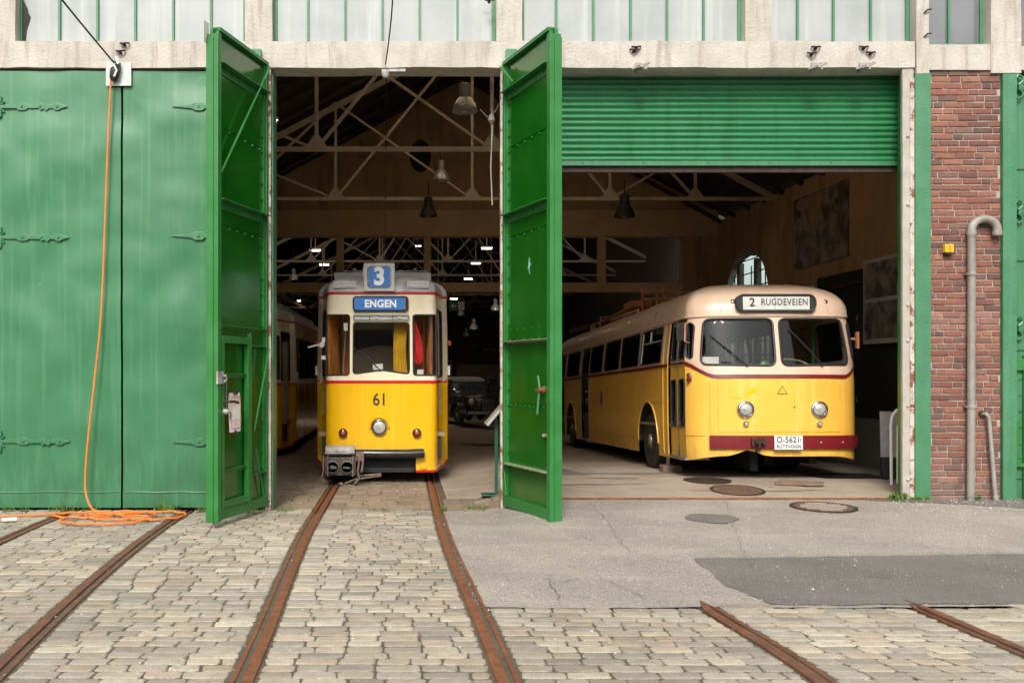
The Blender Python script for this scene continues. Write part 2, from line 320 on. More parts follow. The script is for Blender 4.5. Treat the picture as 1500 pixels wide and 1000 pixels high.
def text(s, size, mat, parent, loc, rot, name='lettering', bold=0.0, sx=1.0, ext=.002, align='CENTER', space=1.0):
    cu = bpy.data.curves.new(name, 'FONT'); cu.body = s; cu.size = size; cu.align_x = align; cu.align_y = 'CENTER'; cu.extrude = ext; cu.offset = bold; cu.space_character = space
    o = bpy.data.objects.new(name, cu); COL.objects.link(o); dg = bpy.context.evaluated_depsgraph_get(); dg.update()
    me = bpy.data.meshes.new_from_object(o.evaluated_get(dg)); bpy.data.objects.remove(o); bpy.data.curves.remove(cu)
    me.materials.clear(); me.materials.append(K[mat]); me.transform(Matrix.Scale(sx, 4, (1, 0, 0)))
    t = bpy.data.objects.new(name, me); COL.objects.link(t); t.parent = parent; t.location = loc; t.rotation_euler = rot
    return t
def copy_tree(o, parent=None):
    c = o.copy(); COL.objects.link(c); c.parent = parent
    for ch in KIDS[o.name] if o.name in KIDS else [x for x in bpy.data.objects if x.parent == o]: copy_tree(ch, c)
    return c
KIDS = {}
def XZ(u, v, Y=0.0):
    s = 1458.0/(Y+12.46); return (u-590)/s, 1.73+(545-v)/s
def X_(u, Y=0.0): return XZ(u, 0, Y)[0]
def Z_(v, Y=0.0): return XZ(0, v, Y)[1]
# ---------------------------------------------------------------- the ground
def sst(a, b, x):
    t = min(1, max(0, (x-a)/(b-a))); return t*t*(3-2*t)
def zg(x, y):
    r = sst(.95, 1.8, x)
    if y < 0: z = r*.14*sst(-3.4, 0, y)
    elif y < 1.4: z = r*(.14+(.24-.14)*sst(-.3, 1.4, y))
    else: z = r*(.24-.031*(min(y, 14)-1.4))
    return z
def sheet(name, poly, z, step, mat, amp=.004, sy=None):
    def S(a, b): return (a, b, zg(a, b)+z+amp*noise.noise(Vector((a*1.7, b*1.7, z*50)))+amp*.4*noise.noise(Vector((a*6, b*6, 1))))
    o = panel(name, S, poly, [], step, mat, sy=sy); tag(o, kind='structure'); return o
gmb = MB()
xs = [-900, -300, -90, -40, -20]+list(np.arange(-12, 14.1, .25))+[22, 45, 100, 300, 900]
ys = [-900, -300, -90, -40, -22, -16]+list(np.arange(-12, 15, .25))+[25, 45, 90, 300, 900]
vs_ = [(x, y, zg(x, y)-(.0075 if (x < 1.0 or y < -5.5) and y < 0 else .03) if (abs(x) < 14 and -13 < y < 26) else -.0075) for y in ys for x in xs]
nx = len(xs); gmb.add(vs_, [(j*nx+i, j*nx+i+1, (j+1)*nx+i+1, (j+1)*nx+i) for j in range(len(ys)-1) for i in range(nx-1)])
tag(gmb.build('ground', 'joint', smooth=True), kind='structure')

def cx1(y): return -.30+.155*sst(-1.0, -8.0, y)*(1 if y < -1 else 0)
def railx(k, y):
    if k == 0: return cx1(y)-.75
    if k == 1: return cx1(y)+.75
    if k == 2: return -2.69+.42*max(0, (-y-1.0)/6.3)**1.7
    if k == 3: return -4.15+.42*max(0, (-y-1.0)/6.3)**1.7
    if k == 4: return 2.25+.11*sst(-4.9, -6.8, y)
    if k == 5: return 3.80+.05*sst(-4.9, -6.8, y)
ASPH = [(cx1(y_)+.75+.055, y_) for y_ in (-.02, -.8, -1.6, -2.4, -3.2, -4.0, -4.6, -5.1)]+[ (1.5, -5.13), (2.3, -5.10), (3.1, -5.14), (4.3, -5.08), (6, -5.1), (8, -5.05), (13, -5.1), (13, -.02)]
def edge_noise(P, a=.02):
    P = densify(P, .07); P = [(x+a*.6*noise.noise(Vector((x*19, y*19, 0))), y+a*.6*noise.noise(Vector((x*19, y*19, 9)))) for x, y in P]; return [(x+a*noise.noise(Vector((x*5, y*5, 0))), y+a*noise.noise(Vector((x*5, y*5, 9)))) for x, y in P]
sheet('asphalt_apron', edge_noise(ASPH), -.004, .22, 'asphalt', .006)
def G(u, v):
    D = (1.70 if v > 790 else 1.60)*1458/(v-545)
    return ((u-590)*D/1458, D-12.46)
pp = [G(1015, 813), G(1180, 811), G(1380, 808), G(1640, 806), G(1650, 878), (4.3, -5.03), (3.0, -5.07), (2.75, -5.04), G(1062, 850)]
REP = list(pp); sheet('asphalt_repair', edge_noise(pp, .035), .002, .22, 'asphalt_dk', .006)
pp = [(5.6, -.05), (6.3, -.25), (7.0, -.5), (7.6, -.9), (7.9, -1.6), (8.6, -2.2), (12, -2.4), (12, -.05)]
sheet('asphalt_edge_repair', edge_noise(pp, .06), .002, .25, 'asphalt_dk', .006)
def blob(cx, cy, rx, ry, n=22, j=.25):
    return [(cx+rx*math.cos(a)*(1+j*noise.noise(Vector((math.cos(a)*1.3+cx, math.sin(a)*1.3, cy)))), cy+ry*math.sin(a)*(1+j*noise.noise(Vector((math.cos(a)*1.3, cx, math.sin(a)*1.3))))) for a in [2*math.pi*k/n for k in range(n)]]
for (u, v, rx, ry) in ((1042, 754, .28, .26), (1290, 839, .10, .07)):
    a, b = G(u, v); sheet('asphalt_stain', blob(a, b, rx, ry), .0055, .2, 'asphalt_dk', .006)
sheet('depot_floor', [(1.45, -.02), (9, -.02), (9, 12.5), (-9, 12.5), (-9, 5.9), (.60, 5.9), (.60, 3.0), (.60, 2.2), (.60, 1.15), (1.45, 1.15)], -.004, .5, 'floor', .006)
sheet('left_bay_floor', [(-9, .15), (-1.70, .15), (-1.70, 5.9), (-9, 5.9)], -.004, .5, 'floor', .006)
sheet('rear_hall_floor', [(-22, 12.5), (16, 12.5), (16, 90), (-22, 90)], -.004, 3, 'floor', .0)
sheet('floor_patch', edge_noise([(1.7, 2.2), (2.75, 2.3), (2.6, 3.8), (1.6, 4.0)], .03), .002, .3, 'asphalt_dk', .006)
for (px, py, rx, ry) in ((2.4, 1.0, .9, .10), (3.3, 2.6, .8, .18), (4.6, .55, .8, .07), (2.9, 1.7, .35, .12)):
    sheet('floor_patch', blob(px, py, rx, ry, 24, .9), .0025, .2, 'floor' if ry < .15 else 'plinth', .006)
# rust threshold strip between posts
m_ = MB()
xs = np.arange(1.5, 6.25, .12)
for a, b in zip(xs[:-1], xs[1:]):
    q = [(x, y, zg(x, y)+dz) for dz in (-.01, .007) for y in (-.025+.02*noise.noise(Vector((a*2, 0, 0))), .03) for x in (a, b)]
    m_.add(q, [(0, 2, 3, 1), (4, 5, 7, 6), (0, 1, 5, 4), (2, 6, 7, 3), (0, 4, 6, 2), (1, 3, 7, 5)])
tag(m_.build('door_threshold', 'rust'), 'rusty steel threshold strip across the bay of the trolleybus', 'threshold')

# granite setts
SC = [(.43, .385, .325), (.40, .37, .325), (.37, .345, .31), (.47, .42, .345), (.44, .405, .35), (.36, .335, .30), (.50, .46, .39), (.43, .365, .30)]
def stone(mb, x0, x1, y0, y1, zf, tone=1.0, rnd=random, shear=0.0):
    wx, wy = x1-x0, y1-y0; cx, cy = (x0+x1)/2, (y0+y1)/2
    rr = min(wx, wy)*.16; base = rrect(x0, x1, y0, y1, rr, 1)
    jt = [(rnd.uniform(-1, 1)*.0065, rnd.uniform(-1, 1)*.0045) for _ in base]
    c = rnd.choice(SC); k = tone*rnd.uniform(.80, 1.18); mb.col = tuple(x*k for x in c)
    tx, ty, dz = rnd.uniform(-.012, .012), rnd.uniform(-.022, .022), rnd.uniform(-.0015, .0030)
    rings = []
    for sh, dzr in ((0, -.030), (.0, -.0055), (.004, -.0015), (.014, .0010)):
        g = []
        for (px, py), (jx, jy) in zip(base, jt):
            dx, dy = px+jx-cx, py+jy-cy; fx = max(.1, 1-2*sh/wx); fy = max(.1, 1-2*sh/wy)
            X, Y = cx+dx*fx+dy*fy*shear, cy+dy*fy
            g.append((X, Y, zf(X, Y)+dz+dzr+dx*tx+dy*ty))
        rings.append(g)
    n = len(base); vs = [p for g in rings for p in g]+[(cx, cy, zf(cx, cy)+dz+.002)]
    fs = []
    for i in range(3): fs += [(i*n+k, i*n+(k+1) % n, (i+1)*n+(k+1) % n, (i+1)*n+k) for k in range(n)]
    fs += [(3*n+k, 3*n+(k+1) % n, 4*n) for k in range(n)]
    mb.add(vs, fs)
def inasph(x, y):
    return y > -5.10+.03*math.sin(x*3) and x > cx1(y)+.75
def pave(name, y0, y1, xa, xb, rails, tone, skip=None, mat='cobble'):
    mb = MB(); y = y0; rnd = random.Random(3)
    while y < y1:
        h = rnd.uniform(.122, .146); ym = y+h/2
        cuts = sorted([railx(k, ym) for k in rails if not (k >= 4 and ym > -4.97)])
        segs = []; a = xa
        for c in cuts: segs.append((a, c-.085)); a = c+.085
        segs.append((a, xb))
        for a, b in segs:
            x = a + (0 if a != xa else rnd.uniform(-.2, 0))
            while x < b-.03:
                w_ = rnd.uniform(.18, .285)
                if b-(x+w_) < .09: w_ = b-x
                xm = x+w_/2
                if not (skip and skip(xm, ym)):
                    g = rnd.uniform(.010, .0175)
                    wob = .018*noise.noise(Vector((xm*.8, ym*.8, 5)))
                    zf = zg
                    sh = .5*sst(1.5, 4.5, xm)*sst(-4.5, -5.2, ym)*-1 if xm > 1 else (.12*noise.noise(Vector((xm, ym, 2))))
                    stone(mb, x+g*.42, x+w_-g*.42, y+g*.62+wob, y+h-g*.62+wob, zf, tone*(1+.16*noise.noise(Vector((xm*.5, ym*.5, 8)))), rnd, sh)
                x += w_
        y += h
    o = mb.build(name, mat, smooth=True, ang=9); tag(o, kind='structure'); return o
pave('cobbled_paving', -8.3, -.03, -8.6, 8.5, [0, 1, 2, 3, 4, 5], .98, inasph)
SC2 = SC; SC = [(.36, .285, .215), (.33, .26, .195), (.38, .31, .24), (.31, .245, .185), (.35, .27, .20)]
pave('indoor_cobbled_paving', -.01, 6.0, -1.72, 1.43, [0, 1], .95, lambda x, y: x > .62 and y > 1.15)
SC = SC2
# tracks
def rail(parent, k, ya, yb, mat='rust', taper=False):
    prof = [(-.070, -.03), (-.068, .006), (-.045, .010), (-.002, .008), (.004, -.028), (.030, -.030), (.036, .002), (.062, .004), (.070, -.03)]
    if k in (0, 3, 5): prof = [(-a, z) for a, z in prof][::-1]
    mb = MB(); ysr = list(np.arange(ya, yb, .15))+[yb]; n = len(prof); vs = []
    for i, y in enumerate(ysr):
        x = railx(k, y); t = (railx(k, y+.01)-railx(k, y-.01))/.02; f = 1
        if taper and y > yb-.25: f = max(.05, (yb-y)/.25)
        vs += [(x+a*f, y-a*f*t, zg(x, y)+(z if z > -.02 else z)+.003*noise.noise(Vector((x*3, y*3, k)))) for a, z in prof]
    fs = [(i*n+j, i*n+j+1, (i+1)*n+j+1, (i+1)*n+j) for i in range(len(ysr)-1) for j in range(n-1)]
    mb.add(vs, fs); return mb.build('rail', mat, parent, smooth=True, ang=35)
t = thing('tram_track', 'rusty grooved track running under the tram numbered 61', 'tram track', group='tram tracks in the paving'); rail(t, 0, -16, 12, 'rust'); rail(t, 1, -16, 12, 'rust')
t = thing('tram_track', 'curved rusty track ending at the closed green gates on the left', 'tram track', group='tram tracks in the paving'); rail(t, 2, -16, -.02, 'rust_brown'); rail(t, 3, -16, -.02, 'rust_brown')
t = thing('tram_track', 'cut off track of dark rust ending at the asphalt patch on the right', 'tram track', group='tram tracks in the paving'); rail(t, 4, -16, -4.93, 'rust_brown', True); rail(t, 5, -16, -4.93, 'rust_brown', True)

# loose grit and small stones: uncountable
mb = MB(); rnd = random.Random(5)
for i in range(900):
    x = rnd.uniform(-3, 7.3); y = rnd.uniform(-6.9, -.15) if i % 3 else rnd.uniform(-1.1, -.1)
    if i % 3 == 0: x = rnd.uniform(5.6, 7.6)
    s = rnd.uniform(.003, .008)*(1.5 if rnd.random() < .08 else 1); z = zg(x, y)+.002
    c = rnd.choice([(.75, .72, .66), (.5, .46, .4), (.3, .27, .22), (.62, .58, .5)]); mb.col = c
    mb.add([(x-s, y, z), (x, y-s*.8, z), (x+s, y, z+.002), (x, y+s, z), (x, y, z+s*.9)], [(0, 1, 4), (1, 2, 4), (2, 3, 4), (3, 0, 4)])
gm = M('grit', (1, 1, 1), (.9, .9, .9), 5, .9, attr='col'); K['grit'] = gm
for i in range(16000):
    y = -5.1*rnd.random()**.8; x = rnd.uniform(.5, 8.2)
    if not inasph(x, y-.03): continue
    dk = inpoly(np.array([[x, y]]), REP)[0]
    s = rnd.uniform(.0025, .0065); z = zg(x, y)+.002+.006*noise.noise(Vector((x*1.7, y*1.7, -.2)))
    c = rnd.choice([(.46, .42, .37), (.42, .38, .33), (.13, .115, .10), (.55, .51, .45), (.16, .14, .12)]); mb.col = tuple(q*.62 for q in c) if dk else c
    mb.add([(x-s, y, z-.001), (x, y-s*.9, z-.001), (x+s, y, z-.001), (x, y+s, z-.001), (x, y, z+.0035)], [(0, 1, 4), (1, 2, 4), (2, 3, 4), (3, 0, 4)])
tag(mb.build('grit', 'grit'), 'tiny pale stones scattered over the yard', None, kind='stuff')

def crack(pts, w_=.006):
    pts = [Vector((a, b, 0)) for a, b in pts]; q = []
    for a, b in zip(pts[:-1], pts[1:]):
        k = max(2, int((b-a).length/.05)); q += [a+(b-a)*i/k for i in range(k)]
    q = [p+Vector((noise.noise(p*6), noise.noise(p*6+Vector((5, 5, 5))), 0))*.05 for p in q]; mb = MB(); vs = []
    for i, p in enumerate(q):
        d = (q[min(i+1, len(q)-1)]-q[max(i-1, 0)]).normalized(); n = Vector((-d.y, d.x, 0))*w_*(.4+.8*abs(noise.noise(p*9)))
        for s in (1, -1): a = p+n*s; vs.append((a.x, a.y, zg(a.x, a.y)+.0035+.006*noise.noise(Vector((a.x*1.7, a.y*1.7, -.2)))))
    mb.add(vs, [(2*i, 2*i+1, 2*i+3, 2*i+2) for i in range(len(q)-1)]); tag(mb.build('asphalt_crack', 'joint'), kind='structure')
def GG(*uv): return [(lambda D: ((u-590)*D/1458, D-12.46))(1.62*1458/(v-545)) for u, v in uv]
crack(GG((806, 836), (835, 830), (856, 826))); crack(GG((803, 828), (812, 842), (820, 858))); crack(GG((842, 852), (870, 857))); crack(GG((740, 829), (770, 835))); crack(GG((830, 810), (880, 825), (950, 858)), .003)
crack(GG((865, 740), (920, 790), (1010, 812)), .004); crack(GG((1060, 730), (1098, 812)), .003); crack(GG((775, 780), (815, 785)), .004); crack(GG((850, 775), (895, 787)), .004); crack(GG((1470, 795), (1440, 812), (1500, 808)), .004); crack(GG((1025, 868), (1040, 880)), .008); crack(GG((700, 800), (760, 812)), .003)
# manhole covers
def manhole(u, v, r, Y, lab, grate, mat):
    x, y = X_(u, Y), Y; z = zg(x, y); t = thing('manhole_cover', lab, 'manhole cover', (x, y, z), group='round iron covers in the ground')
    sl = (zg(x, y+r)-zg(x, y-r))/(2*r); t.rotation_euler = (math.atan(sl), 0, 0)
    m = MB(); m.lathe([(r+.05, -.01), (r+.05, .006), (r+.012, .006), (r+.010, -.002), (r, -.002)], (0, 0, 0), (0, 0, 1), 40); m.build('frame', 'rust_dark', t, smooth=True)
    m = MB(); m.lathe([(r, -.004), (r, .007), (0, .007)], (0, 0, 0), (0, 0, 1), 40)
    if grate:
        s_ = MB()
        for i in range(-7, 8):
            for j in range(-2, 3):
                a, b = i*.043+j*.012, j*.115
                if a*a+b*b < (r-.06)**2: s_.box(a-.011, a+.011, b-.045, b+.045, .0072, .0090)
        s_.build('slot', 'palefill', t)
    else:
        for i in range(-9, 10):
            for j in range(-9, 10):
                a, b = i*.034, j*.034
                if a*a+b*b < (r-.04)**2: m.box(a-.01, a+.01, b-.01, b+.01, .007, .011)
    m.build('lid', mat, t)
manhole(1206, 748, .33, -.62, 'slotted rusty cover with pale gaps on the asphalt before the bus', True, 'rust_cover')
manhole(1080, 719, .30, .55, 'rusty brown cover with studs just inside the bus bay', False, 'rust_cover')
manhole(1036, 703, .27, 1.30, 'dark flat cover nearest the front wheel of the bus', False, 'rust_dark')

# weeds
def weed(u, Y, s, lab, broad=False, wide=1.0, n=60):
    x = X_(u, Y); z = zg(x, Y); rnd = random.Random(int(u)); mb = MB()
    for i in range(n):
        a = rnd.uniform(0, 2*math.pi); bx, by = rnd.uniform(-.5, .5)*s*wide, rnd.uniform(-.22, .22)*s
        L_ = s*rnd.uniform(.35, .8); out = rnd.uniform(.25, .8)*L_; h = L_*rnd.uniform(.45, .9); w_ = (.012 if broad else .003)*rnd.uniform(.7, 1.3)
        dx, dy = math.cos(a), math.sin(a); px, py = -dy*w_, dx*w_
        p0 = (bx, by, -.02); p1 = (bx+dx*out*.45, by+dy*out*.45, h*.75); p2 = (bx+dx*out, by+dy*out, h*(.65 if broad else .95))
        mb.add([(p0[0]-px*.4, p0[1]-py*.4, p0[2]), (p0[0]+px*.4, p0[1]+py*.4, p0[2]), (p1[0]+px, p1[1]+py, p1[2]), (p1[0]-px, p1[1]-py, p1[2]), p2], [(0, 1, 2, 3), (3, 2, 4)])
    o = mb.build('weed', 'leaf'); o.location = (x, Y, z); tag(o, lab, 'weed', 'weeds along the foot of the depot')
weed(12, -.12, .16, 'small weed at the foot of the closed gate, at the far left', False)
weed(36, -.12, .10, 'tiny weed beside the far left weed under the closed gate')
weed(92, -.10, .20, 'wide low grass tuft left of the orange cable', wide=1.8, n=90)
weed(132, -.08, .14, 'sparse grass tuft behind the orange cable coil', wide=1.6)
weed(243, -.14, .26, 'leafy weed beside the left track end at the closed gate', True, 1.2, 40)
weed(237, -.75, .10, 'tiny weed in the paving between coil and rail')
weed(296, -.16, .14, 'grass tuft beside the free edge of the left open gate', False)
weed(376, -.30, .16, 'grass tuft under the left open gate', wide=1.6)
weed(417, -.06, .13, 'grass tuft inside the left jamb of the tram bay', wide=1.5)
weed(555, -.05, .09, 'thin grass line between the rails of the tram bay', wide=3.2, n=50)
weed(650, -.05, .12, 'grass beside the right rail at the tram doorway', wide=.6)
weed(697, .12, .16, 'grass tuft at the foot of the green stand', wide=1.7, n=80)
weed(1316, -.10, .24, 'leafy weed at the foot of the grey post of the bus bay', True, 1.0, 46)
weed(1347, -.07, .10, 'low weed below the green post beside the bricks', True, 2.2, 30)
weed(1428, -.07, .12, 'small weed behind the foot of the tall pipe', True, 1, 24)
weed(1252, -.70, .06, 'tiny weed at the edge of the slotted cover', wide=1.5, n=30)
# ---------------------------------------------------------------- the depot building
B = thing('tram_depot', 'tram depot with a concrete frame, green gates and tall windows', 'building')
ZB0, ZB1 = 5.53, 5.86
def cbox(name, x0, x1, y0, y1, z0, z1, mat, parent=B, rough=True, amp=.006, n=.14, label=None):
    m = MB()
    if rough: m.rbox(x0, x1, y0, y1, z0, z1, n, amp)
    else: m.box(x0, x1, y0, y1, z0, z1)
    return m.build(name, mat, parent, smooth=rough, ang=40, label=label)
cbox('lintel', -9.5, 6.40, -.03, .34, ZB0, ZB1, 'conc', amp=.011, n=.10)
cbox('lintel', 6.57, 7.40, -.03, .34, 5.50, 5.82, 'conc')
cbox('lintel', 7.72, 9.5, -.03, .34, 5.50, 5.80, 'conc')
cols = [(-5.25, -4.84), (-1.97, -1.63), (1.17, 1.49), (4.28, 4.62)]
for a, b in cols: cbox('column', a, b, -.026, .38, ZB1+.003, 7.4, 'conc')
cbox('column', 6.41, 6.565, -.045, .34, 5.45, 7.4, 'conc')
cbox('column', 7.34, 7.715, -.04, .38, 5.46, 7.4, 'conc')
cbox('parapet', -9.5, 9.5, -.03, .30, 7.403, 8.2, 'conc', amp=.004, n=.3)
# gable above
m = MB(); m.prism([(-9.5, 8.2), (9.5, 8.2), (1.47, 11.6)], lambda a, b, d: (a, d, b), 0, .25); m.build('gable_wall', 'conc', B)
# windows
def window(x0, x1, muls, glass='whiteglass', fx0=None, fx1=None, tear=False):
    fx0 = x0 if fx0 is None else fx0
    fr = MB(); fr.box(fx0, fx0+.045, .12, .17, ZB1-.02, 7.4); fr.box(x1-.045, x1, .12, .17, ZB1-.02, 7.4); fr.box(fx0+.045, x1-.045, .12, .17, ZB1-.06, ZB1+.02)
    o = fr.build('window', 'green_post', B)
    mu = MB()
    for x in muls: mu.box(x-.013, x+.013, .11, .165, ZB1+.0, 7.4)
    mu.build('mullion', 'green_post', o)
    edges = [fx0+.045]+list(muls)+[x1-.045]
    for i, (a, b) in enumerate(zip(edges[:-1], edges[1:])):
        if b-a < .05: continue
        m = MB(); g = glass
        if tear and i == 0:
            pts = [(a, 5.87), (a+.035, 5.87), (a+.05, 6.05), (a+.09, 6.18), (a+.10, 6.22), (a+.07, 6.28), (a+.06, 6.33), (a, 6.45)]
            m.prism(pts, lambda p, q, d: (p, d, q), .136, .140); m.build('dark_gap', 'dark', o)
            m = MB()
        tl = R(random.uniform(-.25, .25)); T = Matrix.Translation((0, .15, 6.6)) @ Matrix.Rotation(tl, 4, 'X') @ Matrix.Translation((0, -.15, -6.6))
        m.box(a, b, .147, .152, ZB1, 7.4, T); m.build('pane', g, o)
        if random.random() < .5 and glass == 'whiteglass':
            m = MB(); q = a+(b-a)*random.uniform(.3, .8); m.box(q, q+.05, .155, .160, ZB1, 7.4); m.build('inner_bar', 'whiteglass', o)
window(-4.84, -1.97, [X_(u) for u in (82.5, 138.6, 194.5, 250.5, 306.5)], fx0=X_(22), tear=True)
window(-1.63, 1.17, [X_(u) for u in (450, 505, 560, 615, 671)])
window(1.49, 4.28, [X_(u) for u in (817, 872, 927, 981, 1035)])
window(4.62, 6.40, [X_(u) for u in (1174, 1227, 1282)])
window(6.57, 7.34, [X_(1397.5)], 'darkglass')
window(7.715, 9.5, [8.2, 8.7], 'darkglass')
window(-9.5, -5.25, [-9, -8.5, -8, -7.5, -7, -6.5, -6, -5.7])
# brackets under the lintel and hooks on it
for i, u in enumerate((935, 1192, 1262)):
    x = X_(u); m = MB(); m.box(x-.02, x+.02, -.17, .10, ZB0-.035, ZB0-.003); m.bar((x-.09, -.05, ZB0-.02), (x+.10, -.16, ZB0+.02), .025); m.bar((x+.08, -.04, ZB0-.02), (x-.05, -.16, ZB0-.03), .02)
    m.box(x-.05, x+.09, -.06, -.034, ZB0-.03, ZB0+.05)
    m.build('bracket', 'greyp', B)
for u, v in ((184, 68), (178, 79), (930, 73), (927, 77), (1192, 73), (1186, 82), (1262, 73), (1272, 81), (716, 5)):
    x, z = XZ(u, v); m = MB(); m.tube([(x-.05, -.05, z+.02), (x-.01, -.10, z), (x+.03, -.09, z+.01), (x+.06, -.05, z+.02)], .012, 6); m.lathe([(.02, 0), (.02, .05), (0, .055)], (x, -.03, z), (0, -1, 0), 8); m.build('hook', 'rust_dark', B, smooth=True)
for v in (18, 53):
    x, z = XZ(1355, v); m = MB(); m.tube([(x-.04, -.05, z-.03), (x-.01, -.08, z), (x+.04, -.07, z+.01)], .010, 6); m.build('hook', 'rust_dark', B, smooth=True)
# closed gates, dented sheet
def dent(a, b):
    v = Vector((a*.9, b*.9, 0)); s = 0
    s += .026*noise.noise(v*1.1)+.017*noise.noise(v*2.6+Vector((3, 1, 0)))+.0012*noise.noise(v*9)
    s += .004*math.exp(-((b-2.3-.1*noise.noise(v*3))/.03)**2)*(.5+.5*noise.noise(v*2))
    s -= .006*abs(noise.noise(v*3.1+Vector((9, 9, 9))))**.5*.4
    return s
def gate_sheet(x0, x1, z0, z1, y, par, name='gate_sheet', mat='green', amp=1.0):
    return panel(name, lambda a, b: (a, y-amp*dent(a, b), b), [(x0, z0), (x1, z0), (x1, z1), (x0, z1)], [], .06, mat, par)
def closed_gate(x0, x1, z0, z1):
    o = gate_sheet(x0, x1, z0, z1, .0, B, 'closed_gate')
    m = MB(); m.box(x0+.01, x1-.01, .025, .09, z0+.01, z1-.01); m.build('gate_core', 'green_post', o)
    m = MB(); zz = Z_(720); m.tube([(x0+.02+i*(x1-x0-.04)/20, -.014-dent(x0+.02+i*(x1-x0-.04)/20, zz), zz+.004*math.sin(i)) for i in range(21)], .004, 5); m.build('weld_seam', 'green', o, smooth=True)
    return o
g1 = closed_gate(-6.4, X_(177.2), Z_(743), 5.50)
g2 = closed_gate(X_(180.5), -1.745, Z_(743), 5.50)
g0 = closed_gate(-9.5, -6.43, Z_(743), 5.50)
m = MB(); m.box(-9.5, -1.75, .10, .14, .0, 5.52); m.build('gate_backing', 'dark', B)
def rivets(m, pts, r=.012, h=.010, ax=(0, -1, 0)):
    for p in pts: m.lathe([(r, 0), (r*.9, h*.6), (r*.4, h)], p, ax, 7)
def strap(par, xa, xb, z, fleur=None):
    # pointed strap hinge from xa (root) to xb (tip)
    d = 1 if xb > xa else -1; L_ = abs(xb-xa); y0 = -.022-max(dent(xa+(xb-xa)*i/10, z) for i in range(11)); m = MB()
    up = [(0, .020), (.28, .022), (.30, .040), (.36, .046), (.42, .040), (.44, .022), (.60, .022), (.62, .05), (.66, .03), (.71, .055), (.74, .022), (.80, .024), (.83, .045), (.88, .045), (.91, .028), (1.0, .003)]
    if L_ < .6: up = [(0, .022), (.30, .022), (.36, .05), (.52, .05), (.58, .026), (1.0, .003)]
    poly = [(xa+d*L_*a, z+b) for a, b in up]+[(xa+d*L_*a, z-b) for a, b in up[::-1]]
    m.prism(poly, lambda a, b, q: (a, q, b), y0, y0+.030)
    rivets(m, [(xa+d*L_*a, y0, z) for a in ((.36, .62, .86) if L_ > .6 else (.44,))], .016, .014)
    if fleur:
        for sg in (1, -1):
            m.tube([(xa, y0+.01, z+sg*.02), (xa+d*.05, y0+.01, z+sg*.07), (xa+d*.05, y0+.01, z+sg*.12), (xa-d*.01, y0+.01, z+sg*.15), (xa-d*.03, y0+.01, z+sg*.11)], .018, 6)
            m.tube([(xa, y0+.01, z+sg*.02), (xa+d*.07, y0+.01, z+sg*.04), (xa+d*.09, y0+.01, z+sg*.07)], .014, 6)
    m.build('strap_hinge', 'green', par, bevel=.003)
for v, u1 in ((157, 99), (348, 101), (646, 103)): strap(g1, X_(-4), X_(u1), Z_(v), True)
for v, u1 in ((157, 253), (346, 252), (647, 255)): strap(g2, X_(322), X_(u1), Z_(v))
# jambs of the tram bay
cbox('door_jamb', X_(388.5), X_(397), -.02, .30, -.05, ZB0-.003, 'rusty', n=.2, amp=.004)
cbox('door_jamb', X_(733), X_(740), -.02, .08, -.05, ZB0-.003, 'rusty', n=.2, amp=.004)
cbox('inner_post', X_(397)+.003, X_(397)+.02, .06, .40, -.05, ZB0-.003, 'green_post', rough=False)
for u, v in ((376, 80), (748, 80)):
    x, z = XZ(u, v); m = MB(); m.box(x-.07, x+.07, -.10, -.034, z-.12, z+.04); m.build('hinge_block', 'green_post', B, bevel=.008)
# pier behind the right open gate
cbox('pier', X_(740)+.003, 1.62, .0, .34, -.05, ZB0-.003, 'conc', n=.3)
# shutter
m = MB(); zb, zt = Z_(237, .34), 5.60; pitch = .0775; x0, x1 = 1.625, X_(1315, .34); prof = []
z = zb
while z < zt:
    for k in range(8):
        a = k/8; prof.append((.34-.024*math.sin(math.pi*min(1, a/.82))**.8 if a < .82 else .345, z+pitch*a))
    z += pitch
n = len(prof); vs = []; nxs = 24
for i in range(nxs+1):
    x = x0+(x1-x0)*i/nxs
    for y, z in prof: vs.append((x, y+.004*noise.noise(Vector((x*.7, z*2, 0))), z+.006*noise.noise(Vector((x*.5, int((z-zb)/pitch)*.6, 4)))))
m.add(vs, [(i*n+j, i*n+j+1, (i+1)*n+j+1, (i+1)*n+j) for i in range(nxs) for j in range(n-1)])
sh = m.build('roller_shutter', 'shutter', B, smooth=True, ang=60)
m = MB(); m.box(x0, x1, .315, .37, zb-.055, zb+.004); rivets(m, [(X_(u, .3), .315, zb-.02) for u in (854, 943, 1037, 1128, 1218, 1306)]); m.build('bottom_bar', 'green', sh, bevel=.004)
m = MB(); m.box(x0, x1, .36, .43, zb-.13, zb-.056); m.build('rear_bar', 'rust_dark', sh)
# right jambs
cbox('guide_rail', X_(1315, .25)+.03, X_(1330), .045, .26, .0, 5.49, 'green_rail', rough=False)
cbox('grey_post', X_(1321.5), X_(1337.5), -.01, .04, .08, ZB0-.003, 'greyst', n=.25, amp=.003)
m = MB(); rivets(m, [(X_(1329), -.01, Z_(v)) for v in (447, 499, 594, 702, 300, 200)], .022, .02); m.build('bolt', 'greyst', B)
cbox('green_post', X_(1338)+.003, X_(1361), -.04, .2, .09, 5.46, 'green_post', n=.25, amp=.003)
cbox('green_post', X_(1466), X_(1486), -.045, .2, .02, 5.45, 'green_post', n=.25, amp=.003)
m = MB(); m.box(X_(1332), X_(1338)+.001, -.02, -.011, .12, 5.4); m.build('edge_strip', 'rusty', B)
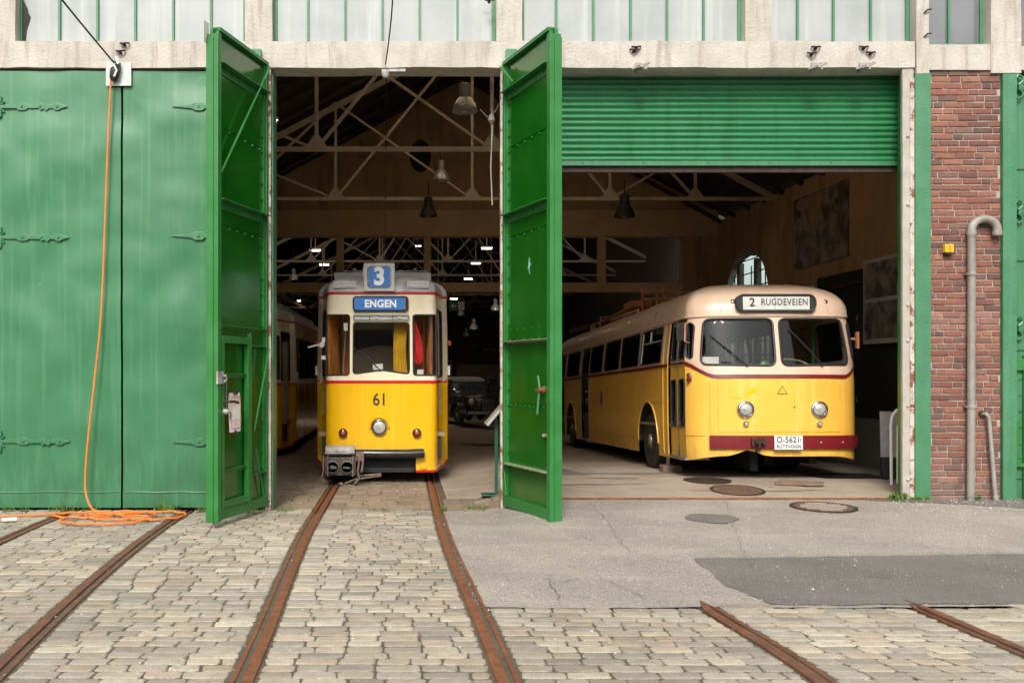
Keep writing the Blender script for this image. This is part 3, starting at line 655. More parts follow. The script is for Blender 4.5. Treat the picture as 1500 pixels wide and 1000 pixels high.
# brick pier
bx0, bx1 = X_(1361)+.003, X_(1466)-.003
cbox('mortar_core', bx0, bx1, .012, .30, -.02, 5.497, 'mortar', rough=False)
m = MB(); rnd = random.Random(11); z = .03; row = 0
BC = [(.27, .075, .055), (.24, .065, .05), (.30, .085, .06), (.19, .06, .055), (.16, .075, .07), (.33, .11, .06), (.25, .08, .065), (.28, .07, .05), (.22, .10, .09)]
while z < 5.46:
    h = .066; x = bx0+.006-([0, .12, .06, .18][row % 4]+rnd.uniform(0, .03)); hd = row % 2
    while x < bx1-.02:
        w_ = (.235 if (row+int(x*10)) % 3 else .115)*rnd.uniform(.93, 1.07)
        a, b = max(x, bx0+.004), min(x+w_, bx1-.004)
        if b-a > .035:
            c = rnd.choice(BC); g_ = sum(c)/3; c = tuple((q*.66+g_*.40)*f_ for q, f_ in zip(c, (1.06, 1.0, .82))); k = rnd.uniform(.85, 1.2)
            if .38 < (z-1.9)/.8 < .62 or (2.2 < z < 2.45): c = tuple(.5*q+.5*p for q, p in zip(c, (.38, .2, .16)))
            m.col = tuple(q*k for q in c); y = rnd.uniform(-.004, .004); j = lambda: rnd.uniform(-.0035, .0035)
            m.add([(a+j(), .03, z+j()), (b+j(), .03, z+j()), (b+j(), .03, z+h+j()), (a+j(), .03, z+h+j()), (a+j(), y+.004, z+j()), (b+j(), y+.004, z+j()), (b+j(), y+.004, z+h+j()), (a+j(), y+.004, z+h+j()),
                   (a+.008, y-.002, z+.007), (b-.008, y-.002, z+.007), (b-.008, y-.002, z+h-.007), (a+.008, y-.002, z+h-.007)],
                  [(0, 1, 5, 4), (1, 2, 6, 5), (2, 3, 7, 6), (3, 0, 4, 7), (4, 5, 9, 8), (5, 6, 10, 9), (6, 7, 11, 10), (7, 4, 8, 11), (8, 9, 10, 11)])
        x += w_+.011
    z += h+.0135; row += 1
m.build('brick_pier', 'brick', B)
# rightmost green gate
g3 = gate_sheet(X_(1486)+.003, 9.5, Z_(733), 5.44, .03, B, 'closed_gate', 'green', .3)
for v in (205, 265+85): pass
m = MB(); xg = X_(1486)+.01
for v in (247, 381, 512, 700): m.box(xg, 9.4, .008, .022, Z_(v)-.004, Z_(v)+.004)
m.build('seam', 'green_post', g3)
for v in (128, 310, 480): strap(g3, xg+.03, xg+1.0, Z_(v), True)
m = MB(); m.box(xg+.005, xg+.6, -.02, .02, Z_(539)-.03, Z_(525)); m.box(xg+.005, xg+.05, -.005, .02, Z_(682), Z_(615)); m.box(xg+.10, xg+.6, -.01, .02, Z_(735)+.05, Z_(520)); m.build('wicket_frame', 'green_rail', g3, bevel=.006)
m = MB(); rivets(m, [(xg+.075, .02, Z_(v)) for v in (555, 578, 602, 625, 650, 670)], .014); m.box(xg+.0, xg+.09, -.03, .0, Z_(683), Z_(678)); m.build('rivet', 'green_rail', g3)

# open gate leaves --------------------------------------------------
def leaf(hx, hy, fx, fy, side):
    # local a: 0 at hinge .. W at free edge; face f: inner face toward +n
    d = Vector((fx-hx, fy-hy, 0)); W = d.length; d.normalize(); n = Vector((-d.y, d.x, 0))
    if side > 0: n = -n
    # n points to the inner face (toward the opening centre)
    P = lambda a, z, o: Vector((hx, hy, 0))+d*a+n*o+Vector((0, 0, z))
    def bx(m, a0, a1, z0, z1, o0, o1):
        vs = [P(a, z, o) for o in (o0, o1) for z in (z0, z1) for a in (a0, a1)]
        m.add(vs, [(0, 2, 3, 1), (4, 5, 7, 6), (0, 1, 5, 4), (2, 6, 7, 3), (0, 4, 6, 2), (1, 3, 7, 5)])
    Zb, Zt = .085, 5.58
    o = panel('open_gate', lambda a, z: P(a, z, .004*noise.noise(Vector((a*1.6, z*.7, side)))+.0005*noise.noise(Vector((a*5, z*3, side)))), [(.03, Zb), (W-.07, Zb), (W-.07, Zt-.02), (.03, Zt-.02)], [], .07, 'green_in', B,
              label='left open gate leaf with a wicket door and a paper notice' if side < 0 else 'right open gate leaf with a handle and rusty rail')
    m = MB(); bx(m, .0, W-.05, Zb+.01, Zt-.03, -.05, -.012); m.build('outer_sheet', 'green', o)
    m = MB(); bx(m, -.02, .035, Zb-.01, Zt, -.045, .045); m.build('hinge_stile', 'green_rail', o, bevel=.006)
    m = MB(); bx(m, W-.09, W-.0, Zb-.02, Zt-.10, -.06, .075); bx(m, W-.0, W+.015, Zb-.02, Zt-.14, -.065, .02); bx(m, W-.16, W-.09, Zt-.30, Zt-.01, -.05, .04); m.build('meeting_stile', 'green_rail', o, bevel=.006)
    m = MB(); bx(m, .0, W-.09, Zt-.045, Zt, -.045, .06); m.build('top_rail', 'green_rail', o, bevel=.005)
    m = MB(); bx(m, .035, W-.09, Zb-.01, Zb+.11, -.02, .05); m.build('bottom_rail', 'green_rail', o, bevel=.005)
    def hrail(z, h=.075, dp=.085, mat='green_rail', a0=.035, a1=W-.09, nr=8):
        m = MB(); bx(m, a0, a1, z, z+.012, .0, dp); bx(m, a0, a1, z-h, z, .0, .012); r = MB()
        for i in range(nr):
            a = a0+(a1-a0)*(i+.5)/nr; r.lathe([(.019, 0), (.016, .010), (.006, .016)], P(a, z-h*.5, .012), n, 7)
        m.v += [] ; b = len(m.v); m.add(r.v, r.f); m.build('cross_rail', mat, o)
    def rrow(z, a0=.05, a1=W-.1, nr=6):
        m = MB(); bx(m, a0, a1, z-.004, z+.003, .004, .009)
        for i in range(nr): m.lathe([(.018, 0), (.015, .010), (.005, .017)], P(a0+(a1-a0)*(i+.5)/nr, z-.03, .005), n, 7)
        m.build('rivet_row', 'green_in', o)
    hrail(5.18, .09, .10); hrail(3.66, .09, .10); rrow(4.5); rrow(3.40)
    m = MB()
    for i in range(26): m.lathe([(.018, 0), (.015, .010), (.005, .017)], P(.10, .35+i*.195, .004), n, 6)
    m.build('rivet_row', 'green_in', o); m = MB()
    bx(m, .045, .075, Zb+.1, Zt-.05, .0, .03); m.build('hinge_angle', 'green_rail', o)
    if side < 0:
        hrail(2.25, .03, .05, 'green_rail', nr=9)
        m = MB(); m.tube([P(.06, 5.50, .10), P(W-.10, 3.95, .06)], .014, 8); m.build('brace', 'green_rail', o, smooth=True)
        m = MB(); m.tube([P(.06, 2.02, .09), P(.42, 1.02, .05)], .012, 8); m.tube([P(.35, .80, .04), P(.07, .12, .04)], .012, 8); m.build('brace', 'green_rail', o, smooth=True)
        # wicket door
        a0, a1 = .53, W-.12; m = MB()
        bx(m, a0, a0+.10, .20, 2.14, .012, .075); bx(m, a1-.05, a1, .20, 2.14, .012, .075); bx(m, a0+.10, a1-.05, 2.06, 2.14, .012, .075); bx(m, a0+.10, a1-.05, .20, .28, .012, .06)
        wd = m.build('wicket_door', 'green_rail', o, bevel=.005)
        m = MB()
        for z in (1.70, .62): q_ = MB(); bx(q_, a0+.10, a1-.05, z, z+.012, .01, .05); bx(q_, a0+.10, a1-.05, z-.04, z, .01, .02); q_.build('door_rail', 'green_rail', wd)
        for i in range(14): m.lathe([(.012, 0), (.003, .012)], P(a0+.05, .3+i*.13, .075), n, 6)
        m.build('rivet_row', 'green_rail', wd)
        m = MB(); bx(m, .06, .50, 2.04, 2.055, .0, .05); bx(m, .06, .50, .50, .512, .0, .06); bx(m, .2, .44, 1.06, 1.07, .0, .03); bx(m, .49, .53, .2, 2.2, .0, .05); m.build('cross_rail', 'green_rail', o)
        # paper, handle, lock, chain
        pc = a0+.515; m = MB(); zt, zb_ = Z_(575, -1.05), Z_(632, -1.05)
        g = [[P(pc-.15+.30*i/8-.03*(j/10)*(1-i/8)*0, zb_+(zt-zb_)*j/10, .095+.008*math.sin(j*.5+i*.2)) for i in range(9)] for j in range(11)]
        vs = [p for r_ in g for p in r_]; vs += [p-n*.0012 for p in vs]
        fs = [(j*9+i, j*9+i+1, (j+1)*9+i+1, (j+1)*9+i) for j in range(10) for i in range(8)]; m.add(vs, fs+[tuple(q+99 for q in f) for f in fs])
        pp_ = tag(m.build('paper_notice', 'paper'), 'long white paper notice with orange border clipped to the wicket door', 'notice')
        m = MB(); zz = (zt+zb_)/2
        for (q0, q1, z0, z1) in ((-.12, .12, zt-.048, zt-.040), (-.12, .12, zb_+.04, zb_+.048), (-.12, -.112, zb_+.04, zt-.04), (.112, .12, zb_+.04, zt-.04), (-.055, -.035, zt-.12, zt-.085), (-.025, -.012, zt-.12, zt-.085), (0, .02, zt-.12, zt-.085), (.03, .055, zt-.12, zt-.085), (-.07, .07, zb_+.13, zb_+.136), (-.02, .02, zb_+.09, zb_+.097)):
            vs = [P(pc+q, z, .112) for q, z in ((q0, z0), (q1, z0), (q1, z1), (q0, z1))]; m.add(vs+[p+n*.002 for p in vs], [(3, 2, 1, 0), (4, 5, 6, 7), (0, 1, 5, 4), (1, 2, 6, 5), (2, 3, 7, 6), (3, 0, 4, 7)])
        m.build('print', 'orange', pp_)
        m = MB(); bx(m, pc-.03, pc+.03, zt-.02, zt+.03, .07, .12); m.build('clip', 'dark', pp_); m = MB(); bx(m, pc-.01, pc+.02, zb_-.03, zb_+.02, .07, .115); m.build('clip', 'dark', pp_)
        m = MB(); m.tube([P(a1-.02, 1.40, .08), P(a1-.02, 1.40, .14), P(a1-.16, 1.40, .14), P(a1-.26, 1.38, .14)], .014, 8); m.build('handle', 'dark', wd, smooth=True)
        m = MB(); m.lathe([(.035, 0), (.035, .03), (.02, .045), (.02, .06), (0, .062)], P(a1-.03, 1.29, .075), n, 14); m.tube([P(a1-.03, 1.29, .12), P(a1-.12, 1.27, .12), P(a1-.13, 1.20, .11)], .012, 8); m.build('lock', 'alu', wd, smooth=True)
        m = MB()
        for i in range(14): m.lathe([(.009, -.004), (.012, 0), (.009, .004)], P(a1-.10+.004*math.sin(i), 1.70-.028*i, .07), d if i % 2 else n, 7)
        m.build('chain', 'galv', wd)
        m = MB(); bx(m, W-.12, W+.03, 1.60, 1.74, .07, .09); m.tube([P(W-.07, 1.69, .09), P(W-.07, 1.69, .13), P(W-.11, 1.66, .13), P(W-.1, 1.62, .10)], .012, 7); m.build('latch', 'greyp', o, smooth=True)
        m = MB(); m.tube([P(W-.05, .10, .0), P(W-.05, -.03, .0)], .013, 7); m.build('drop_bolt', 'galv', o)
        m = MB(); bx(m, W-.02, W+.09, Zt-.22, Zt+.02, -.05, -.045); m.build('guard_plate', 'lampglass', o)
    else:
        m = MB(); m.tube([P(.06, 5.50, .10), P(.40, 5.22, .08)], .016, 8); m.build('brace', 'green_rail', o, smooth=True)
        m = MB(); bx(m, .05, W-.09, 2.13, 2.32, .0, .012); m.build('splice_plate', 'green_in', o)
        for z in (2.28, 2.16): rrow(z)
        hrail(2.10, .018, .085, 'rusty2', nr=10); hrail(.60, .018, .085, 'rusty2', nr=8); rrow(1.36, .12, nr=9)
        m = MB(); m.tube([P(.06, .50, .05), P(.12, .22, .05)], .012, 7); m.build('brace', 'green_rail', o, smooth=True)
        c = P(W-.30, 1.53, .0); m = MB(); m.lathe([(.045, 0), (.045, .02), (.025, .03), (.025, .08), (0, .085)], c, n, 14); m.bar(c+n*.06-d*.09, c+n*.06+d*.02, .03); m.build('lock', 'rust', o, smooth=True)
        m = MB(); m.bar(c+n*.06+Vector((0, 0, .0)), c+n*.07-d*.03+Vector((0, 0, .16)), .02); m.bar(c+n*.06-d*.02, c+n*.07-d*.05-Vector((0, 0, .28)), .022, .03); m.build('handle', 'green_post', o, bevel=.004)
        m = MB(); m.prism([(0, .10), (.02, .03), (.055, .03), (.02, -.02), (.005, -.02), (.01, -.10), (-.012, -.02), (-.04, -.035), (-.015, .01)], lambda a, b, q: P(W-.72+a, 2.98+b, q), .006, .009); m.build('paint_mark', 'leafmark', o)
        m = MB(); bx(m, W-.30, W-.18, 1.0, 1.03, .005, .03); m.build('catch', 'rusty', o)
    return o, P, W
K['rusty2'] = M('worn_rail_edge', (.30, .29, .19), (.12, .22, .09), 9, .7, bump=.3, spots=(.20, .09, .04), spscale=12, sthr=.6)
K['leafmark'] = M('pale_turquoise_mark', (.30, .62, .50), None, 9, .6)
leaf(X_(388.5)+.0, -.06, -2.115, -1.43, -1)
leaf(X_(741)+.0, -.06, 1.70, -1.43, 1)

# ---- walls, roof, back structure
WX, LX, RZ, EZ = 7.9, -5.2, 9.0, 5.4
ridge = 1.47
AY0, AY1, AZ = 23.95-12.46-2.2, 23.95-12.46+.45, 4.55
def archpoly(y0, y1, z0, zt, n=14):
    r = (y1-y0)/2; c = (y0+y1)/2
    return [(y0, z0), (y1, z0)]+[(c+r*math.cos(math.pi*k/n), zt-r*.95+r*.95*math.sin(math.pi*k/n)) for k in range(n+1)]
ay0, ay1 = 9.0, 11.95
arch = archpoly(ay0, ay1, 1.35, 4.58)
panel('side_wall', lambda a, b: (WX, a, b), [(.40, -.2), (12.6, -.2), (12.6, EZ+.1), (.40, EZ+.1)], [arch], .5, 'wall', B)
panel('side_wall', lambda a, b: (WX+.25, a, b), [(.40, -.2), (12.6, -.2), (12.6, EZ+.1), (.40, EZ+.1)], [archpoly(ay0+.3, ay1+.45, 1.45, 4.45)], .5, 'conc_grey', B)
# splayed reveal
A1 = densify(arch, .3); m = MB(); n = len(arch); B2 = archpoly(ay0+.3, ay1+.45, 1.45, 4.45)
vs = [(WX, a, b) for a, b in arch]+[(WX+.25, a, b) for a, b in B2]; m.add(vs, [(i, (i+1) % n, n+(i+1) % n, n+i) for i in range(n)]); aw = m.build('arched_window', 'conc_grey', B)
m = MB()
for y in (ay0+1.25, ay1-.55): m.box(WX+.14, WX+.248, y-.10, y+.10, 1.5, 4.32)
m.build('stone_mullion', 'conc_grey', aw)
m = MB()
for y in (ay0+.80, ay0+1.7, ay1-.1): m.box(WX+.20, WX+.22, y-.012, y+.012, 1.5, 4.2)
for z in np.arange(1.8, 4.4, .32): m.box(WX+.20, WX+.215, ay0+.37, ay1+.37, z-.012, z+.012)
m.build('glazing_bar', 'dark', aw)
m = MB(); m.box(WX+.235, WX+.24, ay0+.3, ay1+.45, 1.45, 4.44); m.build('pane', 'skyglass', aw)
cbox('side_wall', LX-.3, LX, .36, 12.6, -.2, EZ, 'wall', rough=False)
m = MB(); sk = MB()
for sx in (1, -1):
    ex = WX+.45 if sx > 0 else LX-.35; sl = (RZ+.1-EZ-.12)/abs(ex-ridge)
    def rp(mb, d0, d1, ya, yb_, th=.12):
        a, b = ridge+sx*d0, ridge+sx*d1; mb.prism([(a, RZ+.1-sl*d0), (b, RZ+.1-sl*d1), (b, RZ+.1-sl*d1+th), (a, RZ+.1-sl*d0+th)], lambda p, q, r_: (p, r_, q), ya, yb_)
    W_ = abs(ex-ridge); rp(m, 0, W_, .26, .6); rp(m, 0, W_, 9.4, 12.7); rp(m, 2.4, W_, .6, 9.4); rp(m, 0, .2, .6, 9.4); rp(m, .2, 2.4, 7.0, 9.4); rp(sk, .2, 2.4, .6, 7.0, .03)
m.build('roof', 'roofwood', B); sk.build('added_skylight', 'added_skylight', B)  # roof panels near the ridge are added, unseen, for interior light
m = MB()
for y in np.arange(1.2, 12.5, 1.0):
    for sx in (1, -1):
        ex = WX if sx > 0 else LX; m.bar((ridge, y, RZ+.02), (ex, y, EZ+.04), .07, .12)
m.build('rafter', 'roofwood', B)
# wall at the back of the first hall
yb = 12.54
m = MB(); m.prism([(LX, 5.79), (WX, 5.79), (WX, EZ+.1), (ridge, RZ+.1), (LX, EZ+.1)][:2]+[(WX, 5.80), (ridge, RZ+.15), (LX, 5.80)], lambda a, b, q: (a, q, b), yb, yb+.3); m.build('back_wall', 'wall', B)
cbox('cross_beam', LX, WX, yb-.05, yb+.35, 5.14, 5.787, 'beam', rough=False)
cbox('cross_beam', LX, 7.03, yb+.02, yb+.30, 3.75, 3.98, 'beam', rough=False)
for x in (-3.78, -1.58, .62, 2.82, 5.02): cbox('wall_post', x-.09, x+.09, yb+.03, yb+.28, 3.983, 5.137, 'beam', rough=False)
cbox('wall_pier', 7.033, WX, yb-.04, yb+.3, -.2, 5.137, 'wall', rough=False)
m = MB(); m.lathe([(.30, 0), (.28, -.06), (.0, -.06)], (0, 0, 0), (0, 1, 0), 28); vt = m.build('wall_vent', 'dark', B, smooth=True); vt.location = (X_(616, 12.3), yb-.02, Z_(226, 12.3)); vt.scale = (.9, 1, 1.35)
# rear hall shell
cbox('rear_wall', -22, 8.7, 72, 72.4, -.2, 9.6, 'redwall', rough=False)
cbox('rear_side_wall', -22.3, -22, 12.9, 72, -.2, 9.6, 'redwall', rough=False)
cbox('rear_side_wall', 8.05, 8.35, 12.9, 72, -.2, 9.6, 'roofwood', rough=False)
for a, b, c, d in ((-22.3, 8.7, 12.86, 16), (-22.3, 8.7, 26, 72.4), (-22.3, -6, 16, 26), (4, 8.7, 16, 26)): cbox('rear_roof', a, b, c, d, 9.3, 9.5, 'roofwood', rough=False)
cbox('added_skylight', -6, 4, 16, 26, 9.38, 9.42, 'added_skylight_dim', rough=False)  # added out of view to light the rear hall
cbox('rear_front_wall', -22, LX-.35, 12.6, 12.9, -.2, 9.6, 'redwall', rough=False)
cbox('side_wall', -9.6, -9.5, .0, 12.6, -.2, 7.4, 'conc_grey', rough=False)
cbox('side_roof', -9.6, LX-.36, .32, 12.6, 7.2, 7.4, 'roofwood', rough=False)
cbox('side_wall', 9.5, 9.6, .0, 8.0, -.2, 7.4, 'conc_grey', rough=False)
cbox('side_wall', 8.36, 9.6, 8.0, 8.2, -.2, 7.4, 'conc_grey', rough=False)
cbox('side_roof', 8.36, 9.6, .32, 8.0, 7.2, 7.4, 'roofwood', rough=False)
# low wall and red brown store inside the rear hall
cbox('partition', 3.2, 8.03, 47, 47.3, 0, 2.2, 'tan', rough=False)
cbox('partition', 3.0, 8.03, 49, 49.3, 0, 5.0, 'redwall', rough=False)
# trusses
K['truss_shaded'] = M('shaded_brown_truss', (.27, .20, .14), (.21, .155, .105), 3, .7)  # truss colour darkened, painting the rear hall's shade into it
def truss(y, nodes, x0, x1, ez, rz, rx, w_=.075, diag=True):
    m = MB(); m.bar((x0, y, ez), (x1, y, ez), w_, w_*1.2)
    top = lambda x: ez+.05+(rz-ez)*(1-abs(x-rx)/(max(x1-rx, rx-x0)))
    m.bar((x0, y, ez), (rx, y, rz-.05), w_*1.5, w_*1.6); m.bar((x1, y, ez), (rx, y, rz-.05), w_*1.5, w_*1.6)
    for i, x in enumerate(nodes):
        m.bar((x, y, ez), (x, y, top(x)), w_*.8)
        nb = nodes[i+1] if (x < rx and i+1 < len(nodes)) else (nodes[i-1] if i > 0 else None)
        if x != rx and nb is not None: m.bar((x, y, ez), (nb, y, top(nb)), w_*.75)
        ob = nodes[i-1] if (x <= rx and i > 0) else (nodes[i+1] if x >= rx and i+1 < len(nodes) else None)
        if diag and ob is not None: m.bar((x, y+.03, ez), (ob, y+.03, top(ob)), w_*.6)
        m.prism([(x-.22, ez), (x+.22, ez), (x+.16, ez+.06), (x+.05, ez+.22), (x-.05, ez+.22), (x-.16, ez+.06)], lambda a, b, q: (a, q, b), y-.012, y+.012)
    m.build('roof_truss', 'truss' if y < 13 else 'truss_shaded', B)
nod = [-3.3, -1.42, -.1, ridge, 3.0, 4.39, 6.2]
nod1 = [-3.6, -1.42, ridge, 4.39, 6.2]
for D in (16.4, 21.1): truss(D-12.46, nod1, LX, WX, EZ, RZ-.1, ridge, .07)
for i in range(9):
    y = 33-12.46+i*4.7
    for k, (a, b) in enumerate(((-21.5, -5.5), (-5.3, 8.3))):
        rx = (a+b)/2; nn = [a+(b-a)*j/6 for j in range(1, 6)]
        truss(y, nn, a, b, 5.4, 8.9, rx, .07, diag=(i % 2 == 0))
# lit tubes on the trusses (lamps)
tl = [(213, 748, 22), (470, 387), (697, 387)]
def tubelamp(x, y, z, lab, L_=.6):
    t = thing('tube_lamp', lab, 'lamp', (x, y, z), group='lit tube lamps under the roof')
    m = MB(); m.box(-L_/2, L_/2, -.06, .06, 0, .05); m.box(-.012, .012, -.012, .012, .05, .9); m.build('housing', 'white', t)
    m = MB(); m.tube([(-L_/2+.03, 0, -.02), (L_/2-.03, 0, -.02)], .028, 8); m.build('tube', 'tube', t)
for u, v, D, lab in ((399, 176, 19, 'lit tube lamp beside the left jamb high above the trams'), (462, 366, 36, 'lit tube lamp up left of the tram roof'), (475, 387, 40, 'lit tube lamp just above the left corner of the tram roof'), (713, 363, 36, 'lit tube lamp high beside the right jamb'),
                     (697, 385, 40, 'lit tube lamp below the high one beside the right jamb'), (686, 408, 46, 'lit tube lamp nearest above the exit sign'), (665, 437, 52, 'small lit lamp touching the exit sign top'), (661, 553, 50, 'low lit lamp right of the tram belt'), (612, 360, 58, 'faint lit tube lamp behind the tram roof'), (440, 440, 56, 'faint lit lamp left of the tram front')):
    y = D-12.46; x, z = XZ(u, v, y); tubelamp(x, y, z, lab, .42 if D > 30 else .22)
# bell lamps
def bell(u, v, D, r, lab, hang=1.2, mat='shade'):
    y = D-12.46; x, z = XZ(u, v, y); t = thing('pendant_lamp', lab, 'lamp', (x, y, z), group='bell shaped pendant lamps')
    m = MB(); m.lathe([(r, 0), (r*.98, r*.15), (r*.85, r*.55), (r*.62, r*.95), (r*.45, r*1.15), (r*.42, r*1.15), (r*.60, r*.92), (r*.82, r*.52), (r*.95, r*.15)], (0, 0, 0), (0, 0, 1), 28); m.build('shade', mat, t, smooth=True, ang=60)
    m = MB(); m.lathe([(r*.46, r*1.14), (r*.46, r*2.1), (r*.3, r*2.2), (0, r*2.2)], (0, 0, 0), (0, 0, 1), 20); m.build('ballast', 'steel' if mat != 'dark' else 'dark', t, smooth=True)
    m = MB(); m.tube([(0, 0, r*2.2), (0, 0, r*2.2+hang)], .012, 6); m.build('rod', 'dark', t)
    m = MB(); m.lathe([(0, -.02), (r*.3, .0), (r*.36, r*.35), (r*.25, r*.8), (0, r*.9)], (0, 0, 0), (0, 0, 1), 12); m.build('bulb', 'alu', t, smooth=True)
bell(681, 164, 15.6, .20, 'largest clear bell lamp, near the top of the tram doorway')
bell(646, 265, 20.4, .19, 'middle clear bell lamp above the right side of the tram')
bell(627.5, 317, 20.8, .185, 'dark bell lamp lowest over the right side of the tram', .3, 'dark')
bell(915, 318, 20.8, .215, 'dark bell lamp hanging over the bus beside the open gate', .3, 'dark')
for u, v, D in ((675, 462, 40), (694, 482, 36), (726, 455, 32), (683, 492, 48), (430, 410, 34), (650, 500, 52)): bell(u, v, D, .17, 'far pendant lamp in the dark rear hall', .6)
# exit sign
y = 14.5; x, z = XZ(669.5, 448, y); t = thing('exit_sign', 'green emergency exit sign with white arrow and running figure', 'sign', (x, y, z))
sw, shh = .215, .125
m = MB(); m.box(-sw, sw, 0, .03, -shh, shh); m.build('sign_board', 'exitg', t)
m = MB(); m.prism([(-.17, 0), (-.10, .07), (-.085, .055), (-.12, .015), (-.02, .015), (-.02, -.015), (-.12, -.015), (-.085, -.055), (-.10, -.07)], lambda a, b, q: (a, q, b), -.004, -.001); m.build('arrow', 'wtext', t)
m = MB(); m.box(.03, .20, -.004, -.001, -.11, .11); m.build('doorway', 'wtext', t)
m = MB(); f = lambda a, b, q: (a, q, b)
m.lathe([(.018, 0), (.018, .003)], (.115, -.008, .075), (0, 1, 0), 10)
for P1, P2, ww in (((.11, .05), (.125, -.01), .026), ((.125, -.01), (.09, -.05), .018), ((.09, -.05), (.05, -.06), .014), ((.125, -.01), (.155, -.05), .018), ((.155, -.05), (.15, -.095), .014), ((.11, .045), (.07, .02), .012), ((.115, .045), (.16, .02), .012)): m.bar((P1[0], -.007, P1[1]), (P2[0], -.007, P2[1]), .004, ww)
m.build('running_figure', 'exitg', t)
m = MB(); m.tube([(-.15, .015, shh), (-.15, .015, shh+.5)], .006, 5); m.tube([(.15, .015, shh), (.15, .015, shh+.5)], .006, 5); m.build('hanger', 'dark', t)
# sign in the far hall
y = 48.9; x, z = XZ(718, 512.5, y); t = thing('wall_sign', 'dark long sign with faint yellow lettering on the far red wall', 'sign', (x, y, z))
m = MB(); m.box(-1.0, 1.0, 0, .05, -.15, .15); m.build('board', 'dark', t); text('MICHELIN', .26, 'ybox', t, (.15, -.01, 0), (R(90), 0, 0), bold=.004)
# posters and things on the right wall
def onwall(y0, y1, z0, z1, th=.02): return (WX-th, WX-.004, y0, y1, z0, z1)
t = thing('poster', 'huge brown street photograph high on the right wall', 'poster'); m = MB(); m.box(*onwall(5.15, 7.6, 3.78, 5.17)); m.build('print', 'photo', t)
m = MB(); m.prism([(6.2, 5.13), (7.5, 5.13), (7.45, 4.95), (6.9, 4.9), (6.75, 4.5), (6.55, 4.3), (6.4, 4.55)], lambda a, b, q: (q, a, b), WX-.026, WX-.021); m.build('sky_area', 'tan', t)
t = thing('poster', 'tall poster of two old black and white photographs by the bus bay post', 'poster'); m = MB(); m.box(WX-.12, WX-.095, 2.6, 4.36, 2.2, 3.60); m.build('sheet', 'photo_lt', t)
m = MB(); m.box(WX-.127, WX-.121, 2.7, 4.30, 2.95, 3.54); m.box(WX-.127, WX-.121, 2.7, 4.30, 2.28, 2.88); m.build('photograph', 'photo', t)
cbox('wall_recess', WX-.05, WX-.002, .45, 6.4, .95, 3.5, 'dark', rough=False)
m = MB(); m.box(WX-.09, WX-.052, .45, 6.4, 3.24, 3.30); m.build('recess_rail', 'rust_dark', B)
m = MB()
for zz in (2.62, 2.32, 1.2): m.box(WX-.058, WX-.052, 4.72, 4.76, zz, zz+.10)
m.build('recess_hinge', 'galv', B)
cbox('plinth', WX-.16, WX-.002, .45, 9.0, .0, .95, 'plinth', rough=False)
t = thing('white_board', 'pale board behind the bus roof on the right wall', 'board'); m = MB(); m.box(WX-.10, WX-.06, 6.5, 8.6, 2.9, 3.38); m.build('panel', 'white', t)
# notice board + hand rail + mat
z0 = zg(6.7, 1.4); t = thing('standing_board', 'white standing board with printed lines behind the bus bay post', 'board', (X_(1309, 1.5), 1.5, z0), (R(-4), 0, R(-8)))
m = MB(); m.box(-.16, .16, 0, .03, .30, .94); m.build('panel', 'alu', t); m = MB()
for i in range(10): m.box(-.02-.05*(i % 3 == 0), .10, -.004, -.001, .42+i*.04, .428+i*.04)
m.build('printed_line', 'rusty', t); m = MB(); m.box(-.15, .15, -.02, .08, 0, .28); m.build('foot', 'dark', t, bevel=.01)
x = X_(1309, .9); t = thing('hand_rail', 'white curved steel hand rail beside the bus bay post', 'rail', (x, .9, zg(x, .9)))
m = MB(); m.tube([(-.03, 0, 0), (-.035, 0, .8), (-.02, 0, .92), (.04, 0, 1.0), (.10, 0, 1.02), (.4, 0, 1.02)], .020, 10); m.tube([(.06, .02, .02), (.06, .02, .8)], .012, 8); m.tube([(.4, 0, 1.02), (.4, 0, 0)], .02, 8); m.build('tube', 'white', t, smooth=True)
o = sheet('rubber_mat', [(5.95, 1.6), (6.9, 1.6), (6.9, 2.5), (5.85, 2.3)], .015, .3, 'black', .01); del o['kind']; tag(o, 'black rubber mat behind the bus bay post', 'mat')
x, y = X_(1168, .9), .9; m = MB(); m.box(-.28, .28, -.07, .07, .0, .03, Matrix.Rotation(R(-18), 4, 'Z')); m.box(-.25, .33, -.02, .11, .028, .05, Matrix.Rotation(R(-24), 4, 'Z')); o = m.build('plank', 'wood', bevel=.004); o.location = (x, y, zg(x, y)); tag(o, 'loose brown planks lying below the bus number plate', 'plank')
# info stand
x = X_(727, 1.1); t = thing('info_stand', 'slim dark green stand with a tilted reading panel beside the tram', 'stand', (x, 1.1, zg(x-.08, 1.1)+.01))
m = MB(); m.box(-.02, .02, -.02, .02, .02, 1.05); m.build('pole', 'dgreen', t)
m = MB(); m.box(-.20, .06, -.13, .13, .0, .022); m.build('base_plate', 'dgreen', t, bevel=.004)
m = MB(); T = Matrix.Translation((-.03, 0, 1.09)) @ Matrix.Rotation(R(-50), 4, 'Y'); m.box(-.17, .17, -.2, .2, -.018, .018, T); m.build('reading_panel', 'alu', t, bevel=.005)
x = X_(1386); zz = Z_(365); t = thing('alarm_box', 'small yellow box on the brick pier', 'box', (x, -.004, zz))
m = MB(); m.box(-.055, .055, -.075, 0, -.05, .055); m.build('case', 'ybox', t, bevel=.012); m = MB(); m.box(-.045, .045, -.06, 0, -.075, -.051); m.build('bottom', 'dark', t, bevel=.005); m = MB(); m.box(-.010, .010, -.079, -.074, -.03, .04); m.build('mark', 'orange', t)
